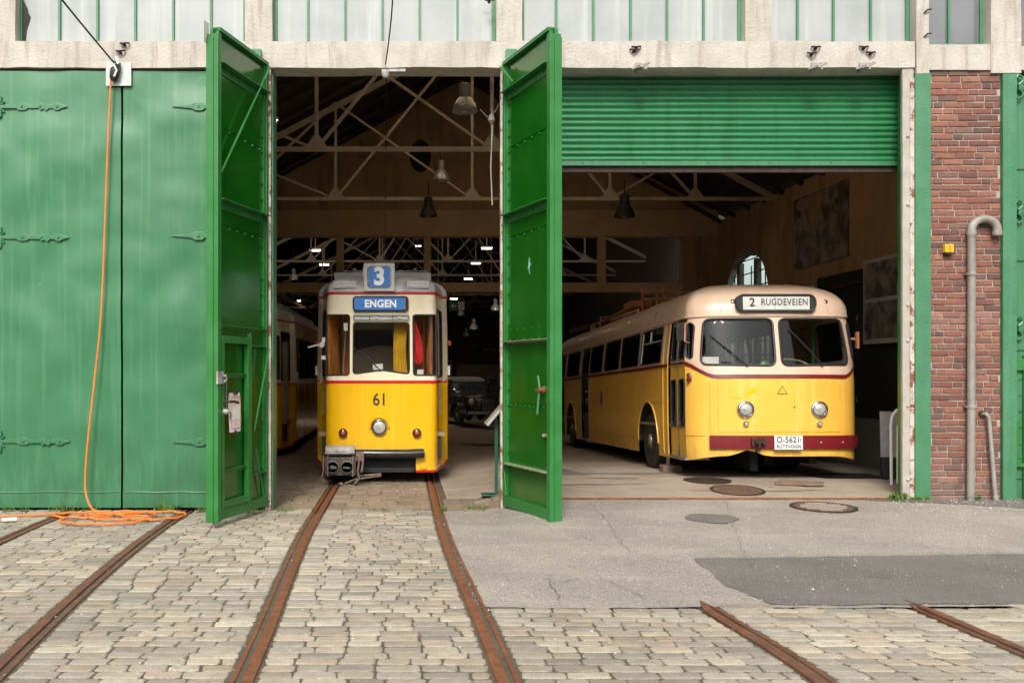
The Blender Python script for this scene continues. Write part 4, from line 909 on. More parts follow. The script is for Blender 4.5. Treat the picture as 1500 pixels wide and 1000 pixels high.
# pipes
x = X_(1418); xe = X_(1455.5); r = .047; xm = (x+xe)/2; ra = (xe-x)/2; zt = Z_(338)
t = thing('vent_pipe', 'tall weathered pipe with a hooked top on the brick pier', 'pipe')
m = MB(); y = -.075; m.tube([(x-.01, y, zg(x, -.1)-.02), (x-.005, y, 1.2), (x, y, 3.0), (x, y, zt-.06)], r, 16)
m.tube([(x, y, zt-.09), (x, y, zt)]+[(xm-ra*math.cos(math.pi*k/12), y, zt+ra*math.sin(math.pi*k/12)*.85) for k in range(1, 12)]+[(xe, y, zt), (xe, y, zt-.05)], [r*1.12]*2+[r*1.08]*11+[r*1.1, r*1.15], 16); m.build('tube', 'galv', t, smooth=True)
for zz in (2.95, 1.3): m = MB(); m.lathe([(r*1.2, -.02), (r*1.3, 0), (r*1.2, .02)], (x, y, zz), (0, 0, 1), 16); m.box(x-r*1.5, x+r*1.5, y, 0, zz-.008, zz+.008); m.build('clamp', 'galv', t, smooth=True)
for xx in (x, xe): m = MB(); m.lathe([(r*1.2, -.03), (r*1.3, 0), (r*1.2, .03)], (xx, y, zt-.04), (0, 0, 1), 16); m.build('collar', 'galv', t, smooth=True)
t = thing('short_pipe', 'short slanting pipe low on the brick pier', 'pipe'); x0, z0 = XZ(1441, 606); x1, z1 = XZ(1453, 735)
m = MB(); m.tube([(x0-.03, .0, z0), (x0, -.05, z0+.004), (x0+.02, -.07, z0-.04), (x1, -.08, z1+.02)], .026, 12); m.lathe([(.034, 0), (.034, .09), (.03, .1)], (x1, -.08, z1+.0), (-.03, 0, 1), 12); m.build('tube', 'galv', t, smooth=True)
m = MB(); m.lathe([(.04, 0), (.04, .03)], (x0-.03, .0, z0), (0, -1, 0), 12); m.build('flange', 'rust_dark', t, smooth=True)
# cable box on the gate, wires and orange cable
x, z = XZ(175, 111); t = thing('cable_socket', 'black cable plug with white hook on a clear plate over the gate seam', 'socket')
m = MB(); m.box(x-.155, x+.16, -.045, -.04, z-.14, z+.15); m.build('plate', 'platey', t); m = MB(); m.lathe([(.03, -.10), (.055, -.06), (.06, .02), (.045, .09), (.02, .11)], (x-.03, -.10, z), (.15, 0, 1), 14); m.box(x-.02, x+.03, -.12, -.05, z+.02, z+.14); m.build('plug', 'black', t, smooth=True)
m = MB(); m.tube([(x-.08, -.10, z+.06), (x-.02, -.16, z+.08), (x+.01, -.15, z+.02), (x-.02, -.16, z-.06)], .013, 7); m.tube([(x-.04, -.06, z+.16), (x+.0, -.14, z+.18), (x+.03, -.15, z+.10)], .018, 7); m.build('hook', 'white', t, smooth=True)
m = MB(); a = Vector((x-.04, -.10, z+.13)); b = Vector((-6.9, -8.5, 9.0)); b = Vector((X_(98, -1.0), -1.0, Z_(0, -1.0))); m.tube([a+(b-a)*s*4-Vector((0, 0, .10*math.sin(min(1, s)*math.pi))) for s in [i/10 for i in range(11)]], .011, 6); tag(m.build('supply_wire', 'black', smooth=True), 'black wire slanting up from the cable plug past the left window', 'wire')
m = MB(); xp = [(x-.075, -.10, z-.02), (X_(160), -.09, Z_(250)), (X_(152.5), -.10, Z_(450)), (X_(143), -.13, Z_(560)), (X_(134), -.15, Z_(650)), (X_(131), -.16, Z_(700)), (X_(134), -.19, .20), (X_(146), -.26, .05), (-3.60, -.36, .025)]
def smooth_path(P_, n=8):
    P_ = [Vector(p) for p in P_]; out = []
    for i in range(len(P_)-1):
        p0, p1, p2, p3 = P_[max(0, i-1)], P_[i], P_[i+1], P_[min(len(P_)-1, i+2)]
        for k in range(n):
            t_ = k/n; out.append(.5*((2*p1)+(p2-p0)*t_+(2*p0-5*p1+4*p2-p3)*t_*t_+(3*p1-p0-3*p2+p3)*t_**3))
    return out+[P_[-1]]
def ell(cx, cy, rx, ry, a0, a1, n=12, z=.025, rot=0): return [(cx+rx*math.cos(a0+(a1-a0)*k/n)*math.cos(rot)-ry*math.sin(a0+(a1-a0)*k/n)*math.sin(rot), cy+rx*math.cos(a0+(a1-a0)*k/n)*math.sin(rot)+ry*math.sin(a0+(a1-a0)*k/n)*math.cos(rot), z+.012*(k % 2)) for k in range(n+1)]
xp += ell(-3.35, -.62, .40, .33, 2.6, 2.6-6.0, 18)+ell(-2.95, -.62, .36, .34, 1.6, 1.6-6.0, 16)+ell(-3.80, -.58, .36, .22, .2, .2-6.2, 16)+ell(-3.45, -.95, .50, .36, 1.2, 1.2-5.0, 16)+[(-3.9, -.38, .03), (-4.3, -.55, .03), (-4.75, -.72, .03), (-4.95, -.88, .03), (-4.85, -1.0, .03), (-4.62, -.98, .03)]
m.tube(smooth_path(xp, 6), .0125, 8); oc = m.build('extension_cable', 'orange', smooth=True); tag(oc, 'orange cable hanging down the green gate and coiled on the setts', 'cable')
m = MB(); m.tube([(-4.62, -.98, .03), (-4.45, -.96, .035)], .022, 8); m.build('plug', 'white', oc)
m = MB(); z0 = Z_(97); x0 = X_(565); pts = [(x0+.16, -3.8, z0+.55), (x0+.10, -1.6, z0+.18), (x0, -.06, z0-.0)]
m.tube(smooth_path(pts, 6), .008, 6); m.tube([(x0, .02, z0-.02), (x0, .5, z0-.10), (X_(564, 12.3), 12.4, Z_(343, 12.3))], .006, 5); tag(m.build('overhead_wire', 'black', smooth=True), 'thin overhead contact wire entering the tram bay from above', 'wire')
m = MB(); m.lathe([(.03, -.05), (.05, -.02), (.05, .02), (.02, .05)], (x0, .0, ZB0-.07), (0, 0, 1), 12); m.box(x0-.05, x0+.25, -.02, .06, ZB0-.045, ZB0-.012); tag(m.build('wire_insulator', 'greyp', smooth=True), 'small insulator under the lintel holding the overhead wire', 'insulator')
m = MB(); xx = X_(720, .5); m.tube([(xx, .5, 5.5), (xx+.01, .5, 4.9), (xx-.01, .5, 4.4), (xx+.01, .5, 3.9)], .010, 6); m.tube([(xx-.15, .5, 5.15), (xx-.05, .52, 5.05), (xx+.05, .5, 5.12), (xx+.10, .48, 5.22)], .008, 6); m.lathe([(.01, -.08), (.05, -.02), (.03, .06)], (xx, .5, 5.02), (0, 0, 1), 8); tag(m.build('rope', 'galv', smooth=True), 'knotted grey rope hanging by the right jamb of the tram bay', 'rope')

# street front across the yard, behind the camera
OB = thing('town_house_row', 'row of rendered houses with tiled roof across the street', 'building')
m = MB(); m.box(-34, 34, -52, -42, -.02, 8.5); m.build('wall', 'conc_grey', OB)
m = MB(); m.prism([(-41.5, 8.5), (-52.5, 8.5), (-47, 12.5)], lambda a, b, q: (q, a, b), -34.3, 34.3); m.build('roof', 'redwall', OB)
m = MB()
for i in range(22):
    for z in (1.2, 4.8): m.box(-32.5+i*3.0, -31.2+i*3.0, -42.03, -41.95, z, z+1.9)
m.build('window', 'darkglass', OB)
K['tyellow'] = K['yellow']; K['tan2'] = M('beige_cab_lining', (.48, .38, .26), (.40, .31, .21), 3, .5)
# ---------------------------------------------------------------- shared vehicle surface
class Shell:
    """Closed plan outline (half, x>=0 from front centre to rear centre) by arc length."""
    def __init__(s, half):
        P_ = np.array(half); d = np.r_[0, np.cumsum(np.hypot(*np.diff(P_, axis=0).T))]; s.P = P_; s.d = d; s.T = d[-1]
    def xy(s, t):
        a = abs(t); x = np.interp(a, s.d, s.P[:, 0]); y = np.interp(a, s.d, s.P[:, 1]); return (x if t >= 0 else -x), y
    def ty(s, y, side=1):   # arc position for a depth along the flank
        k = s.P[:, 0] > .6; k[-8:] = False
        return side*float(np.interp(y, s.P[k, 1], s.d[k]))
    def tx(s, x):
        n = int(np.argmax(s.P[:, 0] >= s.P[:, 0].max()*.999)); return math.copysign(float(np.interp(abs(x), s.P[:n+1, 0], s.d[:n+1])), x)
def chaikin(P_, n=3):
    for _ in range(n):
        Q = [P_[0]]
        for a, b in zip(P_[:-1], P_[1:]): Q += [(a[0]*.75+b[0]*.25, a[1]*.75+b[1]*.25), (a[0]*.25+b[0]*.75, a[1]*.25+b[1]*.75)]
        Q.append(P_[-1]); P_ = Q
    return P_
def fill(S, poly, step, mat, name, parent, off=None):
    return panel(name, S, poly, [], step, mat, parent)
def wheel(parent, x, y, z, r, w_, side, rimr, name='wheel', mat_rim='steel'):
    m = MB(); h = w_/2
    m.lathe([(rimr, -h), (r-.05, -h-.008), (r-.015, -h+.03), (r, -h+.06), (r, h-.06), (r-.015, h-.03), (r-.05, h+.008), (rimr, h)], (x, y, z), (side, 0, 0), 40)
    o = m.build(name, 'black', parent, smooth=True, ang=50)
    m = MB(); m.lathe([(rimr, h-.005), (rimr*.93, h-.012), (rimr*.88, h-.05), (rimr*.62, h-.09), (rimr*.60, h-.04), (rimr*.40, h-.03), (rimr*.36, h+.02), (rimr*.18, h+.035), (0, h+.037)], (x, y, z), (side, 0, 0), 32); m.build('rim', mat_rim, o, smooth=True, ang=35)
    m = MB()
    for k in range(8):
        a = 2*math.pi*k/8; m.lathe([(.022, h-.05), (.022, h-.0), (.01, h+.008)], (x, y+math.cos(a)*rimr*.5, z+math.sin(a)*rimr*.5), (side, 0, 0), 6)
    m.build('wheel_nuts', 'rust', o)
    m = MB()
    for k in range(10):
        a = 2*math.pi*(k+.5)/10; m.lathe([(.03, h-.055), (.026, h-.049)], (x, y+math.cos(a)*rimr*.76, z+math.sin(a)*rimr*.76), (side, 0, 0), 8)
    m.build('rim_holes', 'dark', o)
    return o

# ---------------------------------------------------------------- trolleybus
BUSX, BUSY = 5.27, 1.40
bus = thing('trolleybus', 'yellow and pinkish cream trolleybus with a maroon bumper and twin windscreen', 'trolleybus', (BUSX, BUSY, zg(5.35, BUSY)-.015), (-R(1.77), 0, 0))
BL = 13.0; W2 = 1.225
half = []
for k in range(61):
    q = math.pi/2*k/60; half.append((W2*math.sin(q)**(2/2.9), .5*(1-math.cos(q)**(2/2.2))))
half = [(x, y+.0) for x, y in half]+[(W2, .5+(BL-1.2)*k/80) for k in range(1, 81)]
rr = half[-1][1]
for k in range(1, 31):
    q = math.pi/2*k/30; half.append((W2*math.cos(q)**(2/2.6), rr+.7*math.sin(q)**(2/2.4)))
bs = Shell(half)
HG = 2.31
def lean(h): return 0 if h < 1.40 else .17*((h-1.40)/(HG-1.40))**1.0
def bus_xy(t, h):
    x, y = bs.xy(t); wx = 1-.055*max(0, (h-1.66)/.65)**1.3 if h > 1.66 else 1
    if h < .9: wx *= 1-.012*((.9-h)/.6)**2
    f = max(0, 1-y/1.0)**1.2; return x*wx, y+lean(h)*f
def SB(t, h):
    x, y = bus_xy(t, h); return (x, y, h)
def SBo(off):
    def S(t, h):
        e = .004; p = Vector(SB(t, h)); a = Vector(SB(t+e, h))-Vector(SB(t-e, h)); b = Vector(SB(t, h+e))-Vector(SB(t, h-e)); n = a.cross(b)
        n = n.normalized() if n.length > 1e-12 else Vector((0, -1, 0))
        return p+n*off
    return S
def RB(t, v):
    x, y = bus_xy(t, HG); q = min(1, max(0, v))*math.pi/2; c = math.cos(q)**.62 if v < 1 else 0; s_ = math.sin(q)**.80
    yt = min(max(y, 1.7), BL-1.6); k = 1.012
    return (x*k*c, yt+(y-.02-yt)*c if y < 1.7 else yt+(y-yt)*c, HG+.555*s_)
T = bs.T
def hst(t):   # stripe height
    a = abs(t); return 1.455+.205*sst(bs.tx(.85), bs.ty(.42), a) if t < 0 else 1.455+.205*sst(bs.tx(.95), bs.ty(.42), a)
def hbot(t):
    a = abs(t); b = .335-.085*sst(.75, 1.5, a)
    if -.95 < t < -.05: b += .09*math.exp(-((t+.45)/.16)**2)
    return b
# wheel arches are notches in the lower edge
AX = [(2.56, .66), (10.1, .68)]
def lower_edge(side):
    pts = []; ts = [i*.12 for i in range(int(T/.12)+1)]+[T]
    arches = [(bs.ty(y, 1), r) for y, r in AX]; i = 0
    for t in ts:
        if any(abs(t-c) < r+.02 for c, r in arches): continue
        pts.append((side*t, hbot(side*t)))
    for c, r in arches:
        arc = [(c-r*math.cos(math.pi*k/18), .44+.66*math.sin(math.pi*k/18)) for k in range(19)]
        j = max(i for i, p in enumerate(pts) if abs(p[0]) < c)
        pts[j+1:j+1] = [(side*(c-r), hbot(side*2))]+[(side*a, b) for a, b in arc]+[(side*(c+r), hbot(side*2))]
    return pts
le = lower_edge(-1)[::-1]; ri = lower_edge(1)[1:]
top = [(t, hst(t)-.03) for t in np.arange(T, -T-.001, -.1)]
if abs(top[-1][0]+T) > .01: top.append((-T, hst(-T)-.03))
fd0, fd1 = bs.ty(.40, -1), bs.ty(1.26, -1)     # front door
md0, md1 = bs.ty(7.80, -1), bs.ty(8.62, -1); rd0, rd1 = bs.ty(11.0, -1), bs.ty(12.1, -1)
def drect(a, b, z0, z1): return [(b, z0), (a, z0), (a, z1), (b, z1)]
lowdoors = [drect(a, b, hbot(-1.6)+.045, hst(a)-.031-.004) for a, b in ((fd0, fd1), (md0, md1), (rd0, rd1))]
yel = panel('lower_body', SB, le+ri+top, lowdoors, .11, 'byellow', bus, dens=False)
st = [(t, hst(t)-.03) for t in np.arange(-T, T, .08)]+[(T, hst(T)-.03)]
stp = [[a for a in st], ]
def band(name, f0, f1, off, mat, t0, t1, step=.06, parent=bus, S=None):
    S = S or SBo(off); m = MB(); ts = list(np.arange(t0, t1, step))+[t1]; vs = []
    for t in ts: vs += [S(t, f0(t)), S(t, f1(t))]
    m.add(vs, [(2*i, 2*i+1, 2*i+3, 2*i+2) for i in range(len(ts)-1)]); return m.build(name, mat, parent, smooth=True, ang=60)
def tubeband(name, f, r, mat, t0, t1, parent, S, step=.06, n=8):
    m = MB(); ts = list(np.arange(t0, t1, step))+[t1]; m.tube([S(t, f(t)) for t in ts], r, n); return m.build(name, mat, parent, smooth=True)
segs_ = [(-T, rd1), (rd0, md1), (md0, fd1), (fd0, T)]
stripe = band('stripe', lambda t: hst(t)-.034, lambda t: hst(t)+.018, .012, 'maroon', fd0+.01, T)
for a, b in segs_[:3]: band('stripe', lambda t: hst(t)-.034, lambda t: hst(t)+.012, .012, 'maroon', a, b)
# upper body with window holes
WT, WB = 2.265, 1.715
wf0, wf1 = bs.tx(.045), bs.tx(1.04)
wsL = [(-wf1, 1.62), (-wf0, 1.60), (-wf0, WT+.0), (-wf1+.02, WT+.0)]
def rpoly(P_, r, n=5):
    out = []; N = len(P_)
    for i in range(N):
        a, b, c = Vector(P_[i-1]), Vector(P_[i]), Vector(P_[(i+1) % N]); u = (a-b).normalized(); v = (c-b).normalized(); k = r[i] if isinstance(r, (list, tuple)) else r
        p, q = b+u*k, b+v*k
        for j in range(n+1):
            s = j/n; out.append(tuple((1-s)**2*p+2*s*(1-s)*b+s*s*q))
    return out
wsL = rpoly(wsL, .10); wsR = [(-a, b) for a, b in wsL][::-1]
q0, q1 = bs.ty(.37, -1), bs.tx(-1.13)
qw = rpoly([(q0, 1.76), (q1-.01, 1.70), (q1, 2.20), (q0, 2.24)], .06)
wins = [(1.71, 3.07), (3.22, 4.57), (4.74, 6.08), (6.32, 7.62), (8.98, 10.6)]
wh = [rpoly(drect(bs.ty(a, -1), bs.ty(b, -1), WB, WT), .07) for a, b in wins]
winsR = [(.75, 1.55), (1.71, 3.07), (3.22, 4.57), (4.74, 6.08), (6.25, 7.6), (7.76, 9.1), (9.25, 10.6), (10.75, 12.1)]
whR = [rpoly(drect(bs.ty(b), bs.ty(a), WB, WT), .07) for a, b in winsR]
qwR = [(-a, b) for a, b in qw][::-1]
updoors = [drect(a, b, hst(a)-.026, HG-.02) for a, b in ((fd0, fd1), (md0, md1), (rd0, rd1))]
bot = [(t, hst(t)-.03) for t in np.arange(-T, T, .1)]+[(T, hst(T)-.03)]
tp = [(t, HG) for t in np.arange(T, -T, -.1)]+[(-T, HG)]
up = panel('upper_body', SB, bot+tp, [wsL, wsR, qw, qwR]+wh+whR+updoors, .10, 'bpink', bus, dens=False)
m = MB()
nt_ = 300; nv = 14; vs = []
tt = sorted(set(list(np.linspace(-T, T, 160))+list(np.linspace(-2.2, 2.2, 90))))
for t in tt:
    for j in range(nv+1): vs.append(RB(t, (j/nv)**1.0))
n = nv+1; m.add(vs, [(i*n+j, i*n+j+1, (i+1)*n+j+1, (i+1)*n+j) for i in range(len(tt)-1) for j in range(nv)])
roof = m.build('roof', 'bpink', bus, smooth=True, ang=70)
tubeband('gutter', lambda t: HG+.004, .020, 'bpink', -T+.1, T-.1, bus, SBo(.008))
# roof seams
m = MB()
for t in (bs.tx(-.80), bs.tx(.80)): m.tube([Vector(RB(t, v))+Vector((0, -.001, .001)) for v in np.linspace(.02, .75, 16)], .0035, 5)
for y in (3.2, 6.4, 9.6):
    t = bs.ty(y, -1); m.tube([Vector(RB(t, v))+Vector((0, 0, .001)) for v in np.linspace(0, .97, 16)]+[Vector(RB(-t, v))+Vector((0, 0, .001)) for v in np.linspace(.97, 0, 16)], .004, 5)
m.build('roof_seam', 'bpink', roof)
# gaskets and panes
def pane(hole, mat, par, name='window', S=SB, gr=.013, goff=.004, mato='black', label=None, poff=-.012, step=.12, SO=SBo, frame='gasket'):
    o = panel(name, SO(poff), hole, [], step, mat, par); g = ring(SO(goff), hole, gr, .06); g.build(frame, mato, o, smooth=True)
    if label: o['label'] = label
    return o
ws1 = pane(wsL, 'glass', bus, 'windscreen', gr=.017); ws2 = pane(wsR, 'glass', bus, 'windscreen', gr=.017)
pane(qw, 'glass', bus); pane(qwR, 'glass', bus)
for i, h in enumerate(wh):
    o = pane(h, 'glassd', bus, gr=.010)
    if i == 0:
        a, b = bs.ty(wins[0][0], -1), bs.ty(wins[0][1], -1); m = MB(); S = SBo(-.004); m.tube([S(t, 2.06) for t in np.linspace(a-.02, b+.02, 8)], .013, 6); m.tube([S((a+b)/2-.1, z) for z in (2.06, 2.25)], .011, 6); m.tube([S(b+.04, z) for z in (1.74, 2.24)], .012, 6); m.build('sash', 'alu', o, smooth=True)
for h in whR: pane(h, 'glassd', bus, gr=.010)
# doors
def busdoor(a, b, leaves, lab, green=True):
    o = None
    zlo, zhi = hbot(-1.6)+.05, HG-.03; n = leaves; S = SBo(-.03); w_ = (b-a)/n
    for i in range(n):
        t0, t1 = a+w_*i+.012*(1 if w_ > 0 else -1), a+w_*(i+1)-.012*(1 if w_ > 0 else -1); lo, hi = min(t0, t1), max(t0, t1)
        wu = rpoly([(lo+.06, 1.72), (hi-.06, 1.72), (hi-.06, 2.22), (lo+.06, 2.22)], .06); wl = rpoly([(lo+.08, .75), (hi-.08, .75), (hi-.08, 1.42), (lo+.08, 1.42)], .06)
        zs = hst(a)-.03
        if green:
            d = panel('door', S, [(lo, zlo), (hi, zlo), (hi, zhi), (lo, zhi)], [wu, wl], .15, 'gpole3', bus, label=lab)
        else:
            d = panel('door', S, [(lo, zlo), (hi, zlo), (hi, zs), (lo, zs)], [wl], .15, 'byellow', bus, label=lab)
            panel('door_top', S, [(lo, zs+.001), (hi, zs+.001), (hi, zhi), (lo, zhi)], [wu], .15, 'bpink', d)
            band('stripe', lambda t: hst(a)-.034, lambda t: hst(a)+.012, -.02, 'maroon', lo, hi, .06, d)
        for hh in (wu, wl):
            g = ring(SBo(-.024), hh, .013, .06); panel('pane', SBo(-.036), hh, [], .15, 'glassd', d); g.build('gasket', 'black', d, smooth=True)
        m = MB(); e = hi
        m.tube([S(lo-.006, zlo), S(lo-.006, zhi)], .012, 6); m.tube([S(hi+.006, zlo), S(hi+.006, zhi)], .012, 6); m.build('rubber_edge', 'black', d)
    m = MB(); xa, ya = bs.xy((a+b)/2); y0, y1 = bs.xy(a)[1], bs.xy(b)[1]; m.box(-W2+.0, -W2+.35, y0, y1, zlo-.04, zlo-.002); m.build('step', 'steel', bus)
K['gpole3'] = M('dark_green_door_paint', (.012, .075, .045), (.010, .06, .035), 3, .4)
busdoor(fd0, fd1, 2, 'yellow front folding door', False); busdoor(md0, md1, 1, 'dark green middle door'); busdoor(rd0, rd1, 2, 'dark green rear door')
m = MB()
for t in (fd1-.03, fd1-.30): m.tube([SBo(.006)(t, z) for z in np.linspace(.3, 2.28, 12)], .006, 5)
for h in (.62,): m.tube([SBo(.004)(t, h-.13) for t in np.linspace(bs.ty(3.3, -1), bs.ty(7.7, -1), 20)], .005, 5)
m.tube([SBo(.004)(t, 1.11) for t in np.linspace(bs.ty(1.35, -1), bs.ty(2.9, -1), 8)], .004, 5)
m.tube([SBo(.004)(t, .62) for t in np.linspace(bs.tx(-1.0), bs.ty(.39, -1), 8)], .005, 5)
for t in (bs.tx(-.94), bs.tx(.94)): m.tube([SBo(.004)(t, z) for z in np.linspace(.66, 1.40, 6)], .004, 5)
for t in (bs.tx(-.84), bs.tx(.86)): m.tube([SBo(.004)(t, z) for z in np.linspace(.68, 1.40, 6)], .004, 5)
m.tube([SBo(.004)(t, .675) for t in np.linspace(bs.tx(-.84), bs.tx(.86), 20)], .004, 5)
m.build('panel_seam', 'byellow2', yel) if 'byellow2' in K else m.build('panel_seam', 'byellow', yel)
m = MB()
for t in np.arange(bs.tx(-1.1), bs.tx(1.05), .05): m.lathe([(.006, 0), (.003, .005)], SBo(.001)(t, hbot(t)+.03), (0, -1, 0), 6)
for t in np.arange(bs.tx(-.82), bs.tx(.85), .06): m.lathe([(.006, 0), (.003, .005)], SBo(.001)(t, .695), (0, -1, 0), 6)
for z in np.arange(.70, 1.4, .07):
    for t in (bs.tx(-.89), bs.tx(.90)): m.lathe([(.006, 0), (.003, .005)], SBo(.001)(t, z), (0, -1, 0), 6)
m.build('rivet_line', 'byellow', yel)
# yellow touch up marks
m = MB()
def mark(poly, off=.0016):
    S = SBo(off); n = len(poly); m.add([S(a, b) for a, b in poly], [tuple(range(n))])
def bt(u): return (u-590)/105.2-BUSX
mark([(bt(1097)-.01, 1.18), (bt(1104), 1.20), (bt(1112), 1.27), (bt(1107), 1.29), (bt(1101), 1.265), (bt(1095), 1.215)]); mark([(bt(1075), 1.135), (bt(1088), 1.14), (bt(1087), 1.155), (bt(1077), 1.15)])
m.build('paint_patch', 'tyellow', yel)
K_ = None
# bumper
m = MB(); S = SB; ts = np.linspace(bs.tx(-.95), bs.ty(.30), 50); prof = [(.008, .435), (.044, .440), (.048, .53), (.044, .620), (.008, .625)]; vs = []
for t in ts:
    for o_, h in prof: vs.append(SBo(o_)(t, h))
n = 5; m.add(vs, [(i*n+j, i*n+j+1, (i+1)*n+j+1, (i+1)*n+j) for i in range(len(ts)-1) for j in range(n-1)]+[tuple(range(n)), tuple(range((len(ts)-1)*n, len(ts)*n))]); bump = m.build('bumper', 'maroon', bus, smooth=True, ang=30)
m = MB()
for t in (bs.tx(.54), bs.tx(-.28), bs.tx(.86)): m.lathe([(.014, 0), (.008, .008)], SBo(.066)(t, .53), (0, -1, 0), 8)
m.build('bumper_bolt', 'alu', bump)
xp_ = bt(1152.5); m = MB(); m.box(xp_-.195, xp_+.195, -.088, -.060, .432, .625); pl = m.build('number_plate', 'white', bus, bevel=.004)
text('O-5621', .120, 'btext', pl, (xp_-.005, -.090, .565), (R(90), 0, 0), bold=.0015, sx=.80, space=1.10); text('RUTEVOGN', .062, 'btext', pl, (xp_, -.090, .473), (R(90), 0, 0), bold=.0012, sx=.95, space=1.12)
m = MB(); m.box(xp_+.155, xp_+.165, -.0905, -.088, .54, .59); m.build('plate_mark', 'red', pl)
xt = bt(1109)-.0; m = MB(); m.box(xt-.10, xt-.06, -.10, -.068, .485, .59); m.box(xt+.06, xt+.10, -.10, -.068, .485, .59); m.box(xt-.06, xt+.06, -.13, -.068, .52, .56); m.lathe([(.018, -.07), (.018, .07)], (xt, -.12, .53), (0, 0, 1), 8); m.box(xt-.02, xt+.02, -.10, .2, .40, .46); m.build('tow_bracket', 'rust_dark', bus, bevel=.003)
# lights
def lamp(x, h, r, par, name='headlight', side=None):
    t = bs.tx(x); p = SBo(.0)(t, h); o = None
    m = MB(); m.lathe([(r*1.25, -.01), (r*1.25, .012), (r*1.18, .03), (r*1.0, .036), (r*.93, .028)], p, (0, -1, 0), 32); o = m.build(name, 'chrome', par, smooth=True, ang=60)
    m = MB(); m.lathe([(r*.94, .018), (r*.8, .038), (r*.5, .052), (r*.2, .058), (0, .059)], p, (0, -1, 0), 32); m.build('lens', 'lens', o, smooth=True)
    m = MB(); m.lathe([(r*.98, .024), (r*.98, .031), (r*.90, .031)], p, (0, -1, 0), 32); m.build('rubber_ring', 'black', o, smooth=True)
    m = MB()
    for a in (90, 210, 330): m.lathe([(.008, .028), (.005, .040)], Vector(p)+Vector((math.cos(R(a))*r*1.12, 0, math.sin(R(a))*r*1.12)), (0, -1, 0), 8)
    m.build('screw', 'rust', o)
    m = MB(); m.lathe([(r*.28, .055), (r*.2, .064), (0, .066)], Vector(p)+Vector((-r*.2, 0, 0)), (0, -1, 0), 12); m.bar(Vector(p)+Vector((-r*.7, -.05, .01)), Vector(p)+Vector((r*.0, -.06, .0)), .012); m.build('reflector', 'alu', o, smooth=True)
hx = (bt(1093.7), bt(1202))
for x in hx: lamp(x, .985, .098, bus)
for x in hx:
    p = SBo(0)(bs.tx(x-.0), .785); m = MB(); m.lathe([(.042, 0), (.042, .022), (.032, .036)], p, (0, -1, 0), 20); o = m.build('side_light', 'chrome', bus, smooth=True, ang=50); m = MB(); m.lathe([(.032, .03), (.02, .044), (0, .046)], p, (0, -1, 0), 20); m.build('lens', 'lens', o, smooth=True)
for u in (1070.8, 1207.6):
    x = (u-590)/102.3-BUSX; x += .045*(1 if x > 0 else -1); t = bs.tx(x); v_ = .2; p = Vector(RB(t, v_))+Vector((0, .03, 0)); m = MB(); m.lathe([(.050, -.03), (.050, .02), (.042, .03)], (p.x, p.y, 2.50), (0, -1, .1), 20); o = m.build('marker_lamp', 'black', bus, smooth=True, ang=50); m = MB(); m.lathe([(.040, .02), (.028, .045), (0, .055)], (p.x, p.y, 2.50), (0, -1, .1), 20); m.build('lens', 'lensdark', o, smooth=True)
# warning triangle
x = bt(1147.5); pz = 1.245; yf = SBo(0)(bs.tx(x), pz)[1]-.004
m = MB(); F2 = lambda a, b, q: (a, q, b); tri = lambda s, o_=0: [(x-s, pz-s*.62+o_), (x+s, pz-s*.62+o_), (x, pz+s*1.05+o_)]
m.prism(tri(.072), F2, yf, yf+.003); wt = m.build('warning_triangle', 'btext', bus); m = MB(); m.prism(tri(.056), F2, yf-.002, yf-.0005); m.build('triangle_field', 'byellow', wt); m = MB(); m.prism(tri(.030, .0), F2, yf-.0035, yf-.0025); m.build('triangle_core', 'tyellow', wt)
m = MB()
for zz, rr_ in ((1.11, .005), (1.02, .013), (.90, .005)): m.lathe([(rr_, 0), (rr_*.6, .012)], (bt(1165), yf+.004, zz), (0, -1, 0), 10)
m.build('bolt_head', 'rust', yel)
# destination box
bw, bh, zc = .56, .118, 2.485; yb_ = .115
P_ = rrect(-bw, bw, zc-bh, zc+bh, .10, 6); m = MB(); m.prism(P_, F2, yb_, yb_+.4); db = m.build('destination_box', 'black', bus, bevel=.008)
m = MB(); m.tube([(a, yb_, b) for a, b in densify(rrect(-bw, bw, zc-bh, zc+bh, .10, 6), .05)], .012, 8, closed=True); m.build('box_rim', 'black', db, smooth=True)
m = MB(); m.box(-bw+.09, bw-.09, yb_-.006, yb_-.002, zc-bh+.025, zc+bh-.028); bl = m.build('blind', 'blind', db)
m = MB(); m.box(-.022, -.014, yb_-.010, yb_-.0065, zc-bh+.02, zc+bh-.02); m.build('glass_joint', 'steel', db)
text('2', .165, 'btext', bl, (-.34, yb_-.008, zc+.005), (R(90), 0, 0), bold=.003); text('RUGDEVEIEN', .132, 'btext', bl, (.115, yb_-.008, zc+.01), (R(90), 0, 0), bold=.001, sx=.80, space=1.08)
# wipers
def wiper(x0, z0, x1, z1, par, mat='black'):
    def pt(x, z, o_): return SBo(o_)(bs.tx(x), z)
    m = MB(); m.tube([pt(x0, z0, .02), pt((x0+x1)/2, (z0+z1)/2, .045), pt(x1, z1, .02)], .007, 6); m.tube([pt(x0+(x1-x0)*.45, z0+(z1-z0)*.45, .022), pt(x1+(x1-x0)*.05, z1+(z1-z0)*.05, .012)], .009, 6); m.lathe([(.02, 0), (.015, .03)], pt(x0, z0, .0), (0, -1, 0), 10); m.build('wiper', mat, par, smooth=True)
wiper(bt(1087)+.10, 1.60, bt(1035)+.12, 2.02, bus); wiper(bt(1195)+.13, 1.60, bt(1153)+.13, 2.08, bus)
